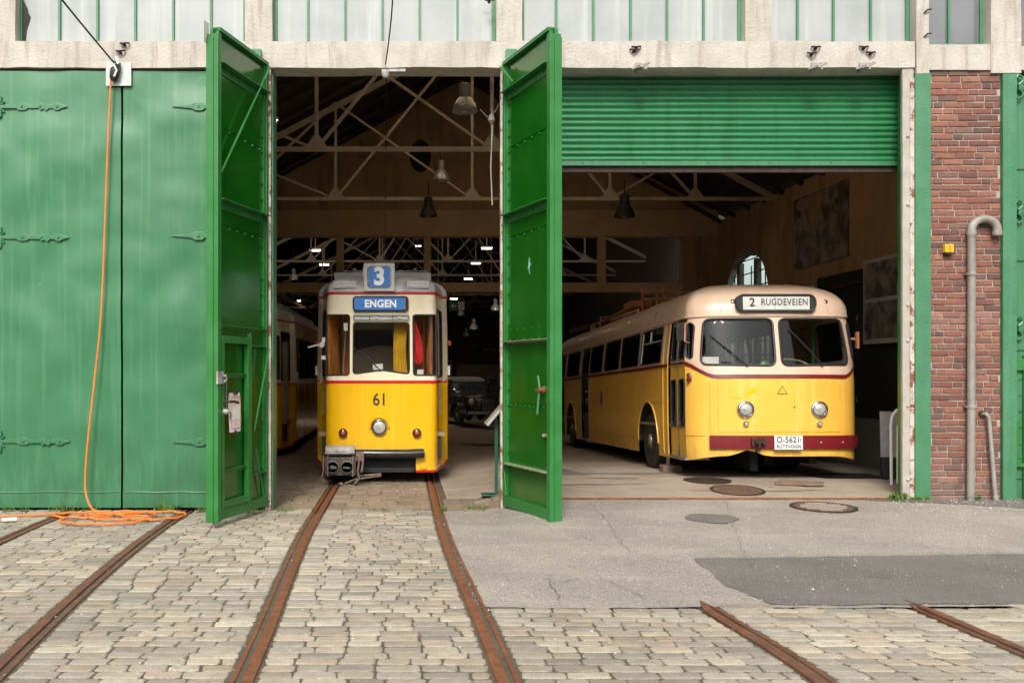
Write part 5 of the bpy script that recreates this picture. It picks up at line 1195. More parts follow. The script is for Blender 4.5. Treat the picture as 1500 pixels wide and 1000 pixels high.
# mirror and indicator
m = MB(); p = SBo(.0)(bs.tx(-1.20), 2.22); m.tube([p, Vector(p)+Vector((-.06, -.05, .0)), Vector(p)+Vector((-.07, -.06, -.26)), Vector(p)+Vector((.0, -.02, -.28))], .013, 7); mr = m.build('mirror_arm', 'rust_or', bus, smooth=True)
m = MB(); m.box(-.075, .075, -.02, .012, -.13, .13); mm = m.build('mirror', 'black', mr, bevel=.012); mm.location = Vector(p)+Vector((-.13, -.06, -.12)); mm.rotation_euler = (0, 0, R(20))
m = MB(); p = SBo(.0)(bs.tx(1.22), 2.0); m.tube([p, Vector(p)+Vector((.10, -.04, .0))], .02, 8); m.box(p[0]+.07, p[0]+.11, p[1]-.09, p[1]-.03, 1.86, 2.10); m.build('side_mirror', 'rust_or', bus, bevel=.006)
t = bs.ty(.30, -1); p = Vector(SBo(0)(t, 1.44)); nn = (Vector(SBo(.1)(t, 1.44))-p).normalized()
m = MB(); m.lathe([(.036, 0), (.036, .035), (.028, .05), (0, .052)], p+Vector((0, 0, .03)), nn, 14); o = m.build('indicator', 'chrome', bus, smooth=True, ang=50); m = MB(); m.lathe([(.03, .0), (.03, .055), (0, .058)], p+Vector((0, 0, -.03)), nn, 14); m.lathe([(.018, .05), (.018, .056), (0, .057)], p+Vector((0, 0, .03)), nn, 10); m.build('lens', 'maroon', o, smooth=True)
t = bs.ty(6.4, -1); m = MB(); p = SBo(.003)(t, 1.17); m.lathe([(.12, 0), (.10, .006), (0, .007)], (0, 0, 0), (-1, 0, 0), 24); em = m.build('round_crest', 'maroon', bus, smooth=True); em.location = p; em.scale = (1, 1.0, 1.3)
m = MB(); m.lathe([(.055, 0), (.05, .004), (0, .005)], (-.007, 0, 0), (-1, 0, 0), 16); m.build('crest_centre', 'blue', em)
# wheels, arches, underside
for y, r_ in AX:
    for s_ in (-1, 1):
        wheel(bus, s_*(W2-.17), y-.02, .465, .465, .26, s_, .26)
for y, r_ in AX:
    for s_ in (-1, 1):
        m = MB(); pts = [(y+(r_+.01)*math.cos(math.pi*k/16), .44+.67*math.sin(math.pi*k/16)) for k in range(17)]
        vs = [(s_*(W2-.02), a, b) for a, b in pts]+[(s_*(W2-.45), a, b) for a, b in pts]; m.add(vs, [(i, i+1, 18+i, 17+i) for i in range(16)])
        m.add([(s_*(W2-.45), a, b) for a, b in pts], [tuple(range(17))]); m.build('wheel_arch', 'dark', bus)
for y, r_ in AX:
    g = MB(); g.tube([SBo(.004)(-bs.ty(y, 1)+r_*math.cos(math.pi*k/18), .44+.66*math.sin(math.pi*k/18)) for k in range(19)], .012, 6); g.build('arch_trim', 'byellow', bus, smooth=True)
m = MB(); m.box(-1.05, 1.05, 4.0, 8.8, .30, .62); m.box(-.8, .8, .5, 12.0, .45, .7); m.box(-.9, .9, 2.4, 2.65, .38, .50); m.box(-.9, .9, 9.95, 10.25, .38, .5); m.box(-.25, -.15, .5, 1.2, .10, .45); m.box(.6, .7, .5, 1.5, .2, .45); m.lathe([(.25, -.4), (.25, .4)], (.1, 2.2, .35), (1, 0, 0), 20); m.build('chassis', 'dark', bus)
# interior
m = MB(); m.box(-1.2, 1.2, .45, BL-.5, .72, .76); m.build('floor', 'tan', bus)
m = MB(); m.box(-1.12, 1.12, BL-.65, BL-.6, .76, 2.3); m.box(-.05, 1.12, 1.75, 1.79, .76, 1.55); m.build('bulkhead', 'tan', bus)
m = MB(); rnd = random.Random(8)
for i in range(10):
    for x0_ in (-.95, .45):
        if i in (0, 1) and x0_ > 0: continue
        if x0_ < 0 and i in (0, 6, 9): continue
        y = 2.0+i*.95; m.box(x0_, x0_+.6, y, y+.42, 1.10, 1.2); m.box(x0_, x0_+.6, y+.38, y+.46, 1.1, 1.72)
m.build('seats', 'seat', bus, bevel=.02)
m = MB()
for i in range(7):
    for x0_ in (-.35, .42): m.tube([(x0_, 1.7+i*1.4, .76), (x0_, 1.7+i*1.4, 2.6)], .018, 6)
m.tube([(.95, 1.2, .8), (.97, 1.2, 2.3)], .03, 8); m.tube([(.60, 1.75, .8), (.60, 1.75, 2.35)], .03, 8); m.tube([(-.75, 1.5, .8), (-.75, 1.5, 2.35)], .02, 8)
m.build('grab_poles', 'gpole', bus)
m = MB(); m.box(-1.05, 1.05, .32, .62, 1.42, 1.52); m.build('dashboard', 'dark', bus, bevel=.02)
m = MB(); c = Vector((.50, .80, 1.62)); T_ = Matrix.Rotation(R(-62), 3, 'X')
m.tube([c+T_ @ Vector((.24*math.cos(a), 0, .24*math.sin(a))) for a in np.linspace(0, 2*math.pi, 33)[:-1]], .014, 8, closed=True); m.tube([c, c+Vector((0, -.25, -.35))], .02, 8); m.bar(c+T_ @ Vector((-.23, 0, 0)), c+T_ @ Vector((.23, 0, 0)), .015); m.build('steering_wheel', 'cream', bus, smooth=True)
m = MB(); m.lathe([(.08, 0), (.085, .02), (.06, .04), (0, .05)], (-.06, .42, 1.60), (0, -1, 0), 20); m.build('round_vent', 'gpole', bus, smooth=True)
m = MB(); m.box(-1.0, -.72, .42, .44, 1.56, 1.74, Matrix.Translation((0, 0, 0))); m.build('paper_sheet', 'paper', bus)
m = MB(); m.box(.55, .9, 1.1, 1.5, 1.15, 1.25); m.box(.55, .9, 1.48, 1.56, 1.15, 1.75); m.build('driver_seat', 'seat', bus, bevel=.02)
# poles on the roof
tp_ = thing('trolley_gear', None, None); tp_.parent = bus
m = MB()
for x in (-.35, .35): m.box(x-.04, x+.04, 5.6, 10.5, 2.84, 2.90)
for y in (5.8, 6.9, 8.2, 9.6): m.box(-.6, .6, y, y+.08, 2.80, 2.86)
m.build('base_frame', 'rust_or', tp_, bevel=.006)
for x in (-.28, .28):
    m = MB(); m.tube([(x, 6.6, 3.02), (x, 6.9, 3.16), (x, 9.0, 3.12), (x*1.1, 12.9, 3.05), (x*1.1, 14.2, 2.85)], [.05, .065, .06, .05, .04], 8); m.tube([(x-.08, 6.9, 3.02), (x-.08, 8.2, 2.96)], .03, 8); m.tube([(x+.08, 6.9, 3.02), (x+.08, 8.2, 2.96)], .03, 8); m.lathe([(.11, -.03), (.11, .03)], (x, 6.8, 2.95), (0, 0, 1), 14); m.build('pole_arm', 'rust_or', tp_, smooth=True)
m = MB()
for x in (-.42, .02):
    m.tube([(x, 6.2, 2.9), (x, 6.2, 3.40)], .024, 6); m.tube([(x+.22, 5.9, 2.9), (x+.22, 5.9, 3.30)], .028, 6)
m.tube([(-.42, 6.2, 3.30), (.6, 6.2, 3.30)], .03, 6); m.tube([(-.45, 5.9, 3.14), (.6, 5.9, 3.16)], .03, 6); m.box(-.6, -.2, 6.3, 7.1, 3.04, 3.16); m.box(.05, .4, 6.2, 6.6, 3.02, 3.2)
m.build('spring_frame', 'rust_or', tp_)
m = MB(); m.tube([(-.95, 4.4, 2.72), (-.92, 4.45, 2.79), (-.80, 7.5, 2.86)], .022, 8); m.build('roof_rail', 'bpink', tp_, smooth=True)
m = MB(); m.box(-.9, .3, 9.6, 12.2, 2.84, 2.94, Matrix.Rotation(R(2), 4, 'X') @ Matrix.Translation((0, 0, -.35))); m.build('red_walkway', 'redwall', tp_)
m = MB()
for (x, y) in ((-.6, 10.6), (-.4, 11.4), (-.75, 8.9)): m.tube([(x, y, 2.75), (x+.05, y+.1, 3.05), (x+.3, y+.1, 3.06)], .018, 6); m.lathe([(.07, 0), (.06, .12), (.03, .16)], (x-.1, y+.3, 2.74), (0, 0, 1), 12)
m.build('insulator', 'greyp', tp_, smooth=True)
# small chock below front door
m = MB(); m.box(-.15, .15, -.12, .12, 0, .10); m.bar((-.05, 0, .10), (-.02, .06, .26), .05); o = m.build('wheel_chock', 'wood', bevel=.008); o.location = (X_(975, 3.3)-.0, 3.0, zg(4.3, 3.0)); tag(o, 'wooden chock on the floor just before the front wheel of the bus', 'chock')

# ---------------------------------------------------------------- tram
def make_tram(full, label, loc, group=None, yel='tyellow'):
    tr = thing('tram', label, 'tram', loc, group=group)
    L_ = 10.5
    raw = [(0, 0), (.45, .012), (.70, .03), (.80, .04), (.855, .075), (.875, .17), (.93, .55), (.978, .90), (.985, .99), (1.0, 1.03), (1.075, 1.035), (1.09, 1.06), (1.09, 1.5)]+[(1.09, 1.5+.5*k) for k in range(1, 16)]+[(1.09, 9.5), (.98, 9.9), (.9, 10.4), (.82, 10.5), (.4, 10.5), (0, 10.5)]
    ts_ = Shell(chaikin(raw, 2)); T = ts_.T
    ZR = 2.955
    def S0(off):
        def S(t, h):
            def P(t, h):
                x, y = ts_.xy(t); return Vector((x*(1-.012*max(0, h-1.6)**2), y+.03*max(0, h-1.6)*max(0, 1-y/.8), h))
            if off == 0: return P(t, h)
            e = .01; n = (P(t+e, h)-P(t-e, h)).cross(P(t, h+e)-P(t, h-e)); n = n.normalized() if n.length > 1e-12 else Vector((0, -1, 0)); return P(t, h)+n*off
        return S
    S = S0(0)
    tyf = lambda y, s_: ts_.ty(y, s_)
    tsh = ts_.ty(1.045); step_t = tsh
    def zb(t): return .17 if abs(t) < tsh-.02 else .27
    ts = sorted(set([-T, T]+list(np.arange(-T, T, .12))+[-tsh, tsh]))
    # lower: recess under the bumper between x -.9.. .52
    nx0, nx1, nz = ts_.tx(-.84), ts_.tx(.54), .47
    bot = []
    for t in ts:
        if nx0 < t < nx1: continue
        bot.append((t, zb(t)+.03))
    bot += [(nx0, .20), (nx0, nz), (nx1, nz), (nx1, .20)]; bot.sort(key=lambda p: (p[0], 0))
    # fix order at notch corners
    out = []
    for p in bot:
        if p[0] == nx0 or p[0] == nx1: continue
        out.append(p)
    i = max(k for k, p in enumerate(out) if p[0] < nx0)
    out[i+1:i+1] = [(nx0, .20)]+[(a, nz) for a in np.linspace(nx0, nx1, 14)]+[(nx1, .20)]
    top = [(t, 1.56) for t in ts[::-1]]
    lb = panel('lower_body', S, out+top, [], .12, yel, tr, dens=False)
    def bnd(name, f0, f1, off, mat, t0, t1, par=tr):
        return band(name, f0, f1, off, mat, t0, t1, .05, par, S0(off))
    rb = bnd('stripe', lambda t: 1.555, lambda t: 1.602, .004, 'red', -T, T)
    bnd('skirt_edge', lambda t: zb(t), lambda t: zb(t)+.035, .004, 'red', -T, nx0); bnd('skirt_edge', lambda t: zb(t), lambda t: zb(t)+.035, .004, 'red', nx1, T)
    sm = MB()
    for x in (-.80, .80): sm.tube([S0(.002)(ts_.tx(x), z) for z in np.linspace(.55, 1.54, 6)], .003, 5)
    sm.tube([S0(.002)(t, .60) for t in np.linspace(ts_.tx(.80), tsh, 10)], .003, 5)
    for s_ in (-1, 1):
        for y in (1.6, 3.0, 4.4, 5.8, 7.2): sm.tube([S0(.002)(ts_.ty(y, s_), z) for z in (.3, 1.54)], .003, 5)
    sm.build('panel_seam', yel, lb)
    sm = MB()
    for t in np.arange(nx1+.04, tsh, .06): sm.lathe([(.006, 0), (.003, .004)], S0(.0)(t, .235), (0, -1, 0), 6)
    for t in np.arange(ts_.tx(-.84), ts_.tx(.84), .075): sm.lathe([(.005, 0), (.003, .004)], S0(.0)(t, 2.93), (0, -1, 0), 6)
    sm.build('rivet_line', 'cream', lb)
    # windows
    W = {}
    cw = .437; tc_ = ts_.tx(cw)
    front = rpoly([(-tc_, 1.705), (0, 1.765), (tc_, 1.705), (tc_, 2.50), (-tc_, 2.50)], [.06, .01, .06, .05, .05])
    a0, a1 = ts_.tx(.50), ts_.tx(.862)-.01
    sideR = rpoly([(a0, 1.685), (a1, 1.685), (a1, 2.625), (a0, 2.625)], .05); sideL = [(-a, b) for a, b in sideR][::-1]
    d0, d1 = ts_.ty(.22), ts_.ty(.90)
    doorR = rpoly([(d0, 1.66), (d1, 1.66), (d1, 2.72), (d0, 2.72)], .04); doorL = [(-a, b) for a, b in doorR][::-1]
    slat = [(-tc_+.02, 2.545), (tc_-.02, 2.545), (tc_-.02, 2.615), (-tc_+.02, 2.615)]
    flank = []
    for s_ in (1, -1):
        for (ya, yb2) in ((1.3, 1.55), (1.75, 2.9), (3.05, 4.3), (4.45, 5.7), (5.85, 7.1), (7.25, 8.4)):
            a, b = sorted((ts_.ty(ya, s_), ts_.ty(yb2, s_))); flank.append(rpoly([(a, 1.68), (b, 1.68), (b, 2.62), (a, 2.62)], .05))
    ub = panel('upper_body', S, [(t, 1.56) for t in ts]+[(t, ZR) for t in ts[::-1]], [front, sideR, sideL, doorR, doorL, slat]+flank, .12, 'cream', tr, dens=False)
    kw = dict(S=S, SO=S0, step=.12)
    o = pane(front, 'glassd' if not full else 'glass', tr, 'windscreen', gr=.012, **kw)
    for h in (sideR, sideL): pane(h, 'glass', tr, gr=.011, **kw)
    for h in (doorR, doorL): pane(h, 'glassd', tr, 'door_window', gr=.013, **kw)
    for h in flank: pane(h, 'glassd', tr, gr=.010, **kw)
    if full:
        m = MB(); m.box(-.42, .42, .03, .05, 2.54, 2.62); o = m.build('vent_strip', 'alu', tr)
        m = MB(); 
        for z in (2.545, 2.618): m.box(-.43, .43, -.012, .012, z-.004, z+.004)
        for x in (-.43, -.18, .18, .43): m.box(x-.004, x+.004, -.012, .012, 2.545, 2.618)
        m.build('vent_frame', 'dark', o)
        m = MB(); m.bar((-.06, .0, 2.58), (-.10, .0, 2.59), .012); m.bar((.26, 0, 2.59), (.31, 0, 2.58), .012); m.build('catch', 'wtext', o)
    tubeband('roof_line', lambda t: ZR+.012, .020, 'red', -T+.1, T-.1, tr, S0(.006), .05)
    # roof
    def RT(t, v):
        p = S(t, ZR); q = v*math.pi/2; c = math.cos(q)**.60 if v < 1 else 0; s2 = math.sin(q)**.85
        yt = min(max(p.y, 1.5), L_-1.5); return (p.x*1.01*c, yt+(p.y-.01-yt)*c, ZR+.02+.34*s2)
    m = MB(); nv = 12; vs = []; tt = sorted(set(list(np.linspace(-T, T, 150))+list(np.linspace(-2, 2, 80))))
    for t in tt:
        for j in range(nv+1): vs.append(RT(t, j/nv))
    n = nv+1; m.add(vs, [(i*n+j, i*n+j+1, (i+1)*n+j+1, (i+1)*n+j) for i in range(len(tt)-1) for j in range(nv)])
    roof = m.build('roof', 'troof', tr, smooth=True, ang=70)
    m = MB(); m.box(-.80, .80, .95, 8.5, 3.20, 3.375); m.build('roof_housing', 'alu2', roof, bevel=.01)
    m = MB()
    for x in (-.28, -.1, .32): m.lathe([(.05, 0), (.02, .02), (.045, .04), (.02, .06), (.045, .08), (.0, .10)], (x*1.7, 1.2, 3.375), (0, 0, 1), 12)
    m.tube([(-.65, 1.2, 3.42), (.75, 1.2, 3.42)], .012, 6); m.build('insulator', 'greyp', roof, smooth=True)
    if full:
        m = MB(); m.box(-.66, -.52, .6, .62, 3.22, 3.42, Matrix.Rotation(R(6), 4, 'Y')); m.build('reflector_plate', 'white', roof)
        m = MB()
        for x in (-.57, .57):
            for z in (3.06, 3.115):
                m.box(x-.16, x+.16, .015, .10, z, z+.018)
            m.box(x-.17, x+.17, .03, .12, 3.04, 3.15)
        m.build('roof_louvre', 'troof2', roof)
        m = MB(); m.box(-.27, .21, -.04, .45, 2.985, 3.425)
        nb = m.build('route_box', 'troof2', tr, bevel=.012)
        m = MB(); m.tube([(a, -.042, b) for a, b in densify(rrect(-.205, .145, 3.045, 3.365, .05, 4), .05)], .014, 6, closed=True); m.build('box_frame', 'chrome', nb, smooth=True)
        m = MB(); m.prism(rrect(-.20, .14, 3.05, 3.36, .05, 4), lambda a, b, q: (a, q, b), -.050, -.040); bl_ = m.build('blind', 'blue', nb)
        text('3', .37, 'wtext', bl_, (-.03, -.053, 3.205), (R(90), 0, 0), bold=.016, sx=.95)
        m = MB(); m.prism(rrect(-.445, .425, 2.675, 2.915, .06, 5), lambda a, b, q: (a, q, b), -.014, .06); ds = m.build('destination_sign', 'dark', tr, bevel=.008)
        m = MB(); m.prism(rrect(-.42, .36, 2.70, 2.89, .035, 4), lambda a, b, q: (a, q, b), -.020, -.015); bl_ = m.build('blind', 'blue', ds)
        text('ENGEN', .158, 'wtext', bl_, (-.01, -.023, 2.79), (R(90), 0, 0), bold=.0055, sx=.93, space=1.05)
        m = MB(); m.box(.365, .372, -.022, -.015, 2.70, 2.89); m.build('roller_edge', 'alu', ds)
        p = S(0, 1.3)
        text('61', .27, 'btext', tr, (-.02, -.004, 1.30), (R(90), 0, 0), name='number', bold=.003, sx=.86, space=1.0)
        # lamps
        def lampt(x, z, r, mats, ring_=True, name='headlight'):
            m = MB(); y = S(ts_.tx(x), z).y; m.lathe([(r*1.22, -.01), (r*1.2, .025), (r*1.1, .05), (r*1.0, .055), (r*.93, .035)], (x, y, z), (0, -1, 0), 32); o = m.build(name, mats[0], tr, smooth=True, ang=50)
            m = MB(); m.lathe([(r*.95, .036), (r*.86, .040), (r*.5, .050), (0, .054)], (x, y, z), (0, -1, 0), 28); m.build('lens', mats[1], o, smooth=True); m = MB(); m.tube([(x+r*.90*math.cos(a), y-.040, z+r*.90*math.sin(a)) for a in np.linspace(0, 2*math.pi, 29)[:-1]], .006, 5, closed=True); m.build('lens_ring', 'dark', o); return o, y
        o, y = lampt(-.03, .875, .108, ('chrome', 'lens'))
        m = MB(); m.tube([(-.03+.15*math.cos(a), y-.012, .885+.15*math.sin(a)) for a in np.linspace(R(-10), R(190), 20)], .016, 6); m.build('hood', yel, o, smooth=True)
        for x in (-.595, .555):
            o, y = lampt(x, .785, .060, ('lensred', 'lensred'), name='tail_lamp'); m = MB(); m.lathe([(.022, .06), (.02, .078), (0, .08)], (x, y, .785), (0, -1, 0), 14); m.build('lens_centre', 'lensor', o)
        # bumper tube, recess, coupler
        m = MB(); m.tube([(-.80, -.02, .475), (-.4, -.065, .47), (0, -.075, .465), (.4, -.065, .465), (.66, -.04, .475)], .073, 16)
        m.build('bumper', 'blackgloss', tr, smooth=True)
        m = MB(); m.lathe([(.05, 0), (.02, .02)], (.66, -.04, .475), (1, 0, 0), 10); m.build('bumper_bolt', 'steel', tr)
        m = MB(); m.box(-.82, .53, .10, .13, .18, .50); m.box(-.70, .50, .0, .03, .205, .24); m.bar((-.75, .02, .19), (.50, .02, .19), .03, .03); m.build('front_recess', 'dark', tr)
        m = MB(); m.lathe([(.055, 0), (.05, .018), (0, .02)], (.66, .02, .27), (0, -1, 0), 20); m.build('jack_cap', yel, tr, smooth=True)
        cp = thing('coupler', None, None, (-.60, -.05, .02)); cp.parent = tr
        m = MB(); m.box(-.25, .22, -.32, -.02, .14, .42); m.build('coupler_head', 'rust_dark2', cp, bevel=.02)
        m = MB(); m.box(-.25, .20, -.36, -.05, .475, .485); m.lathe([(.085, -.22), (.085, .22)], (-.02, -.2, .505), (1, 0, 0), 16); m.build('coupler_cover', 'greyp', cp, smooth=True, ang=30)
        m = MB()
        for x in (-.13, .09):
            m.lathe([(.10, 0), (.10, .03), (.085, .035), (.08, .0), (.04, -.05), (0, -.05)], (x, -.32, .27), (0, -1, 0), 24)
        m.bar((-.15, -.36, .28), (-.07, -.36, .26), .035); m.bar((.03, -.36, .27), (.14, -.36, .26), .025); m.lathe([(.03, .0), (.03, .05), (0, .055)], (-.14, -.33, .27), (0, -1, 0), 12)
        m.build('coupler_socket', 'steel2', cp, smooth=True, ang=35)
        m = MB(); m.tube([(-.27, -.3, .44), (-.27, -.34, .20), (-.30, -.34, .10), (-.24, -.36, .05)], .013, 6); m.tube([(.24, -.3, .46), (.28, -.34, .40), (.25, -.34, .20), (.28, -.34, .10), (.20, -.36, .02)], .016, 6); m.tube([(.30, -.2, .45), (.33, -.28, .36), (.31, -.3, .2), (.22, -.2, .12), (.6, -.1, .14)], .018, 6); m.tube([(.05, -.36, .02), (.2, -.3, .08), (.6, -.15, .12)], .014, 6); m.lathe([(.022, 0), (.022, .06)], (.03, -.36, .02), (-1, 0, 0), 10); m.box(.22, .34, -.28, -.2, .36, .50); m.tube([(-.2, -.37, .45), (-.2, -.37, .13)], .010, 6); m.tube([(.18, -.37, .45), (.18, -.37, .13)], .012, 6); m.build('coupler_hose', 'rusthose', cp, smooth=True)
        # wiper
        m = MB(); m.lathe([(.022, 0), (.018, .03)], (-.02, .02, 1.76), (0, -1, 0), 10); m.tube([(-.02, -.01, 1.76), (-.20, -.04, 1.95), (-.42, -.0, 2.10)], .008, 6); m.tube([(-.05, -.02, 1.79), (-.26, -.02, 2.02)], .012, 6); m.build('wiper', 'black', tr, smooth=True)
        # interior
        m = MB(); m.box(-1.0, 1.0, 1.35, 1.40, .8, 1.55); m.box(-1.0, -.62, 1.35, 1.40, 1.55, 2.9); m.box(.62, 1.0, 1.35, 1.40, 1.55, 2.9); m.box(-.62, .62, 1.35, 1.40, 2.45, 2.9); m.build('bulkhead', 'tan2', tr); m = MB(); m.prism([(-.6, 1.5), (.6, 1.5), (.6, 2.02)]+[(.6-1.2*k/10, 2.02+.16*math.sin(math.pi*k/10)) for k in range(1, 10)]+[(-.6, 2.02)], lambda a, b, q: (a, q, b), 1.30, 1.345); m.tube([(-.5+k*.1, 1.28, 2.0+.15*math.sin(math.pi*k/10)) for k in range(11)], .008, 6); m.build('cab_partition', 'tan2', tr)
        m = MB(); m.box(-.75, .75, .15, .35, 1.45, 1.62); m.build('control_desk', 'dark', tr, bevel=.02)
        def curt(x0, y0, x1, y1, mat, z0=1.66, z1=2.66, name='curtain', k=9, am=.02):
            m = MB(); N = 40; d = Vector((x1-x0, y1-y0, 0)); nn = Vector((-d.y, d.x, 0)).normalized()
            vs = []
            for zi in range(7):
                z = z0+(z1-z0)*zi/6; f = 1-.12*math.sin(math.pi*zi/6)
                for i in range(N+1): vs.append(Vector((x0, y0, z))+d*(i/N)*f+nn*am*math.sin(i*k*2*math.pi/N+.4*zi))
            m.add(vs, [(j*(N+1)+i, j*(N+1)+i+1, (j+1)*(N+1)+i+1, (j+1)*(N+1)+i) for j in range(6) for i in range(N)]); m.build(name, mat, tr, smooth=True, ang=80)
        curt(-.84, .22, -.70, .85, 'curtain', k=6); curt(-.66, .92, -.52, .96, 'curtain', k=4); curt(.80, .22, .72, .85, 'curtain', k=6); curt(.60, .95, .70, .92, 'curtain', k=3)
        curt(.19, .22, .42, .24, 'ycurtain', 1.66, 2.52, k=5, am=.018)
        m = MB(); vs = []; N = 10
        prf = [(2.52, .50, .54), (2.35, .50, .60), (2.2, .49, .64), (2.02, .50, .66), (1.92, .52, .65), (1.86, .55, .60)]
        for z, xa, xb in prf:
            for i in range(N+1): vs.append((xa+(xb-xa)*i/N, .16+.02*math.sin(i*1.3+z*9), z))
        m.add(vs, [(j*(N+1)+i, j*(N+1)+i+1, (j+1)*(N+1)+i+1, (j+1)*(N+1)+i) for j in range(5) for i in range(N)]); m.build('red_cloth', 'redcloth', tr, smooth=True)
        m = MB(); m.box(-.01, .15, .13, .14, 1.70, 1.86, Matrix.Rotation(R(-4), 4, 'Y')); m.box(-.59, -.53, .10, .105, 2.38, 2.5); m.box(.56, .66, .12, .13, 1.69, 1.77); m.build('paper_slip', 'paper', tr)
        m = MB(); m.tube([(-.62, .3, 1.6), (-.56, .35, 2.6)], .008, 6); m.build('blind_cord', 'alu', tr)
        # mirror arm & side lamps
        m = MB(); m.tube([(-.90, .35, 2.18), (-1.05, .22, 2.15), (-1.16, .18, 2.12)], .014, 7); m.lathe([(.04, 0), (.045, .05), (0, .06)], (-.93, .25, 2.16), (-.4, -1, 0), 12); m.box(-.95, -.88, .2, .3, 1.93, 1.99); m.box(-.94, -.89, .22, .3, 2.2, 2.28); m.build('mirror_arm', 'white', tr, smooth=True)
    for s_ in (-1, 1):
        m = MB(); m.box(s_*1.12-.03, s_*1.12+.03, 1.3, 1.36, 2.18, 2.26); m.build('side_marker', 'lensor', tr, bevel=.01)
        m = MB(); m.box(s_*1.105-.02, s_*1.105+.02, 1.12, 1.2, 1.68, 1.84); m.build('door_handle', 'white', tr, bevel=.01)
        m = MB(); m.tube([(s_*.955, .62, 1.05), (s_*.955, .62, 1.5)], .009, 6); m.build('grab_handle', 'steel', tr)
    m = MB(); m.box(-1.0, 1.0, .3, 10.2, .72, .78); m.build('floor', 'tan', tr)
    m = MB(); m.box(-.95, .95, .3, 10.2, .35, .70); m.box(-.7, .7, 1.0, 9.5, .15, .4)
    for y in (3.4, 6.9): m.lathe([(.35, -.8), (.35, -.70), (.10, -.70), (.10, .70), (.35, .70), (.35, .8)], (0, y, .36), (1, 0, 0), 24)
    m.build('underframe', 'dark', tr)
    if not full:
        m = MB(); m.lathe([(.05, 0), (.04, .05), (0, .06)], (.72, .03, .5), (0, -1, 0), 14); m.lathe([(.05, 0), (.04, .05), (0, .06)], (.72, .03, .36), (0, -1, 0), 14); m.build('tail_lamp', 'red', tr, smooth=True)
        m = MB(); m.box(.62, 1.0, .4, .45, .8, 2.5); m.build('bulkhead', 'tan', tr)
    return tr
K['alu2'] = M('grey_roof_panel', (.40, .41, .41), (.34, .35, .35), 5, .5); K['troof2'] = M('pale_grey_paint', (.56, .56, .54), (.48, .48, .46), 6, .45, streak=(.38, .38, .36), samt=.5)
K['blackgloss'] = M('worn_black_gloss', (.014, .013, .012), (.03, .027, .024), 7, .22, spots=(.10, .09, .08), spscale=20, sthr=.72); K['rust_dark2'] = M('brown_iron', (.115, .09, .07), (.07, .055, .045), 10, .7, .2, bump=.4, spots=(.22, .12, .07), spscale=14, sthr=.6)
K['steel2'] = M('worn_iron', (.16, .15, .14), (.10, .09, .085), 10, .5, .5, bump=.3); K['rusthose'] = M('dusty_brown_rod', (.20, .15, .12), (.12, .09, .07), 12, .75, bump=.3)
make_tram(True, 'yellow tram numbered 61 with blue destination sign and route number 3', (-.335, 3.04, 0), 'trams in the depot')
t2 = make_tram(False, 'dark tram in the shade behind the left gate, left of tram 61', (-3.36, 7.6, 0), 'trams in the depot'); t2.scale = (1, 1, .94)

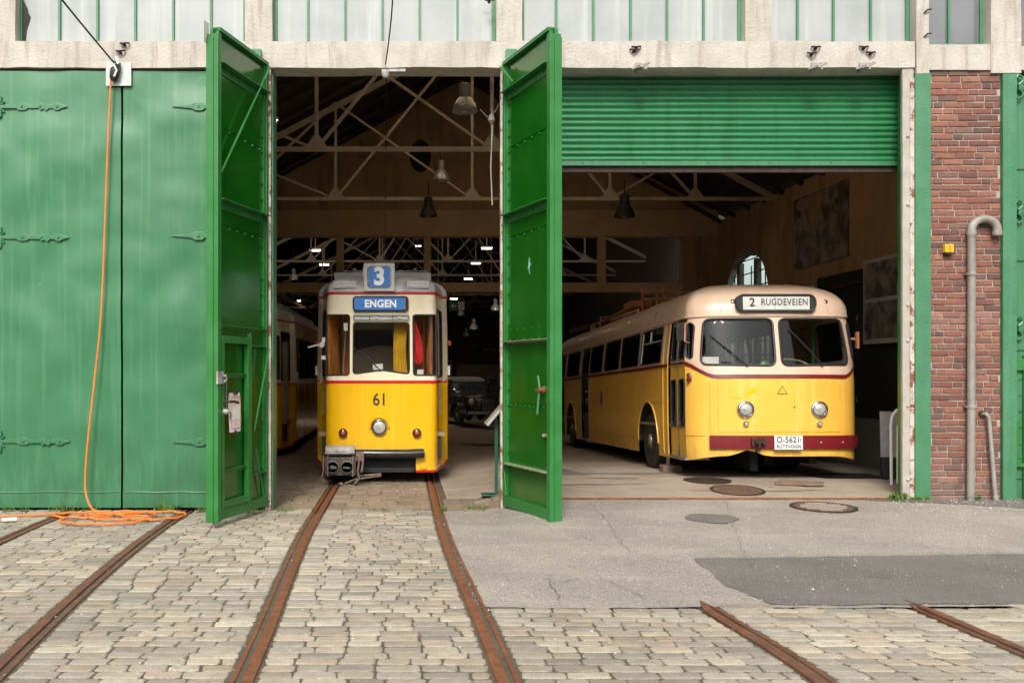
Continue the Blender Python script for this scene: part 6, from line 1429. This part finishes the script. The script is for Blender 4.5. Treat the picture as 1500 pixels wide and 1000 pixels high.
# ---------------------------------------------------------------- old cars in the rear hall
def car(x, y, rz, label, roofmat='cardark'):
    c = thing('vintage_car', label, 'car', (x, y, 0), (0, 0, R(rz)), 'old cars in the rear hall')
    # loft along y (front at -y)
    def loft(st, name, mat, n=16, par=c):
        m = MB(); vs = []
        for (yy, hw, z0, z1, e) in st:
            for k in range(n):
                a = 2*math.pi*k/n; ca, sa = math.cos(a), math.sin(a)
                vs.append((hw*math.copysign(abs(ca)**e, ca), yy, (z0+z1)/2+(z1-z0)/2*math.copysign(abs(sa)**e, sa)))
        N = len(st); m.add(vs, [(i*n+k, i*n+(k+1) % n, (i+1)*n+(k+1) % n, (i+1)*n+k) for i in range(N-1) for k in range(n)]+[tuple(range(n)), tuple(range((N-1)*n, N*n))]); return m.build(name, mat, par, smooth=True, ang=50)
    b = loft([(-2.1, .35, .45, .85, .6), (-2.0, .45, .38, .98, .5), (-1.2, .55, .35, 1.05, .5), (-.6, .68, .33, 1.08, .5), (0, .74, .32, 1.08, .45), (1.2, .74, .32, 1.05, .45), (1.9, .66, .36, .95, .5), (2.15, .5, .42, .75, .6)], 'body', 'cardark')
    cb = loft([(-.62, .60, .95, 1.05, .5), (-.35, .62, .95, 1.48, .45), (.1, .64, .95, 1.56, .45), (.8, .63, .95, 1.54, .45), (1.35, .58, .95, 1.30, .5), (1.6, .5, .9, 1.02, .5)], 'cabin', 'glassdark')
    loft([(-.40, .60, 1.42, 1.50, .5), (.1, .65, 1.46, 1.58, .45), (.8, .64, 1.44, 1.57, .45), (1.2, .58, 1.3, 1.44, .5)], 'roof', roofmat)
    for s_ in (-1, 1):
        for yy in (-.42, .25, .85): m = MB(); m.bar((s_*.62, yy, 1.0), (s_*.61, yy+.05, 1.5), .05); m.build('pillar', 'cardark', c)
    for s_ in (-1, 1):
        for yy in (-1.35, 1.35):
            wheel(c, s_*.70, yy, .33, .33, .16, s_, .19)
            m = MB(); m.add([(s_*(.62+d), yy+.46*math.cos(a), .33+.42*math.sin(a)) for d in (0, .24) for a in np.linspace(-.2, math.pi+.2, 12)], [(i, i+1, 13+i, 12+i) for i in range(11)]); m.build('fender', 'cardark', c, smooth=True, ang=60)
        m = MB(); m.lathe([(.11, 0), (.12, .03), (.08, .12), (0, .16)], (s_*.5, -1.95, .78), (0, 1, 0), 16); h = m.build('headlight', 'chrome', c, smooth=True); m = MB(); m.lathe([(.105, 0), (.06, .03), (0, .035)], (s_*.5, -1.955, .78), (0, -1, 0), 16); m.build('lens', 'lens', h, smooth=True)
    m = MB(); m.box(-.75, .75, -2.28, -2.2, .38, .48); m.build('bumper', 'chrome', c, bevel=.02)
    m = MB()
    for i in range(7): m.box(-.2+i*.06, -.17+i*.06, -2.16, -2.10, .5, .85)
    m.build('grille', 'chrome', c)
K['glassdark'] = M('dark_car_glass', (.02, .02, .02), (.03, .03, .03), 3, .08, spec=.8)
car(2.1, 21.6, 18, 'dark old car with a pale roof seen between tram and door jamb', 'plinth'); car(3.9, 22.4, 18, 'dark old car beside the pale roofed one, by the right jamb'); car(5.7, 23.0, 18, 'dark old car in the rear hall behind the right open gate'); car(7.4, 25.5, 18, 'dark old car at the back right of the rear hall')
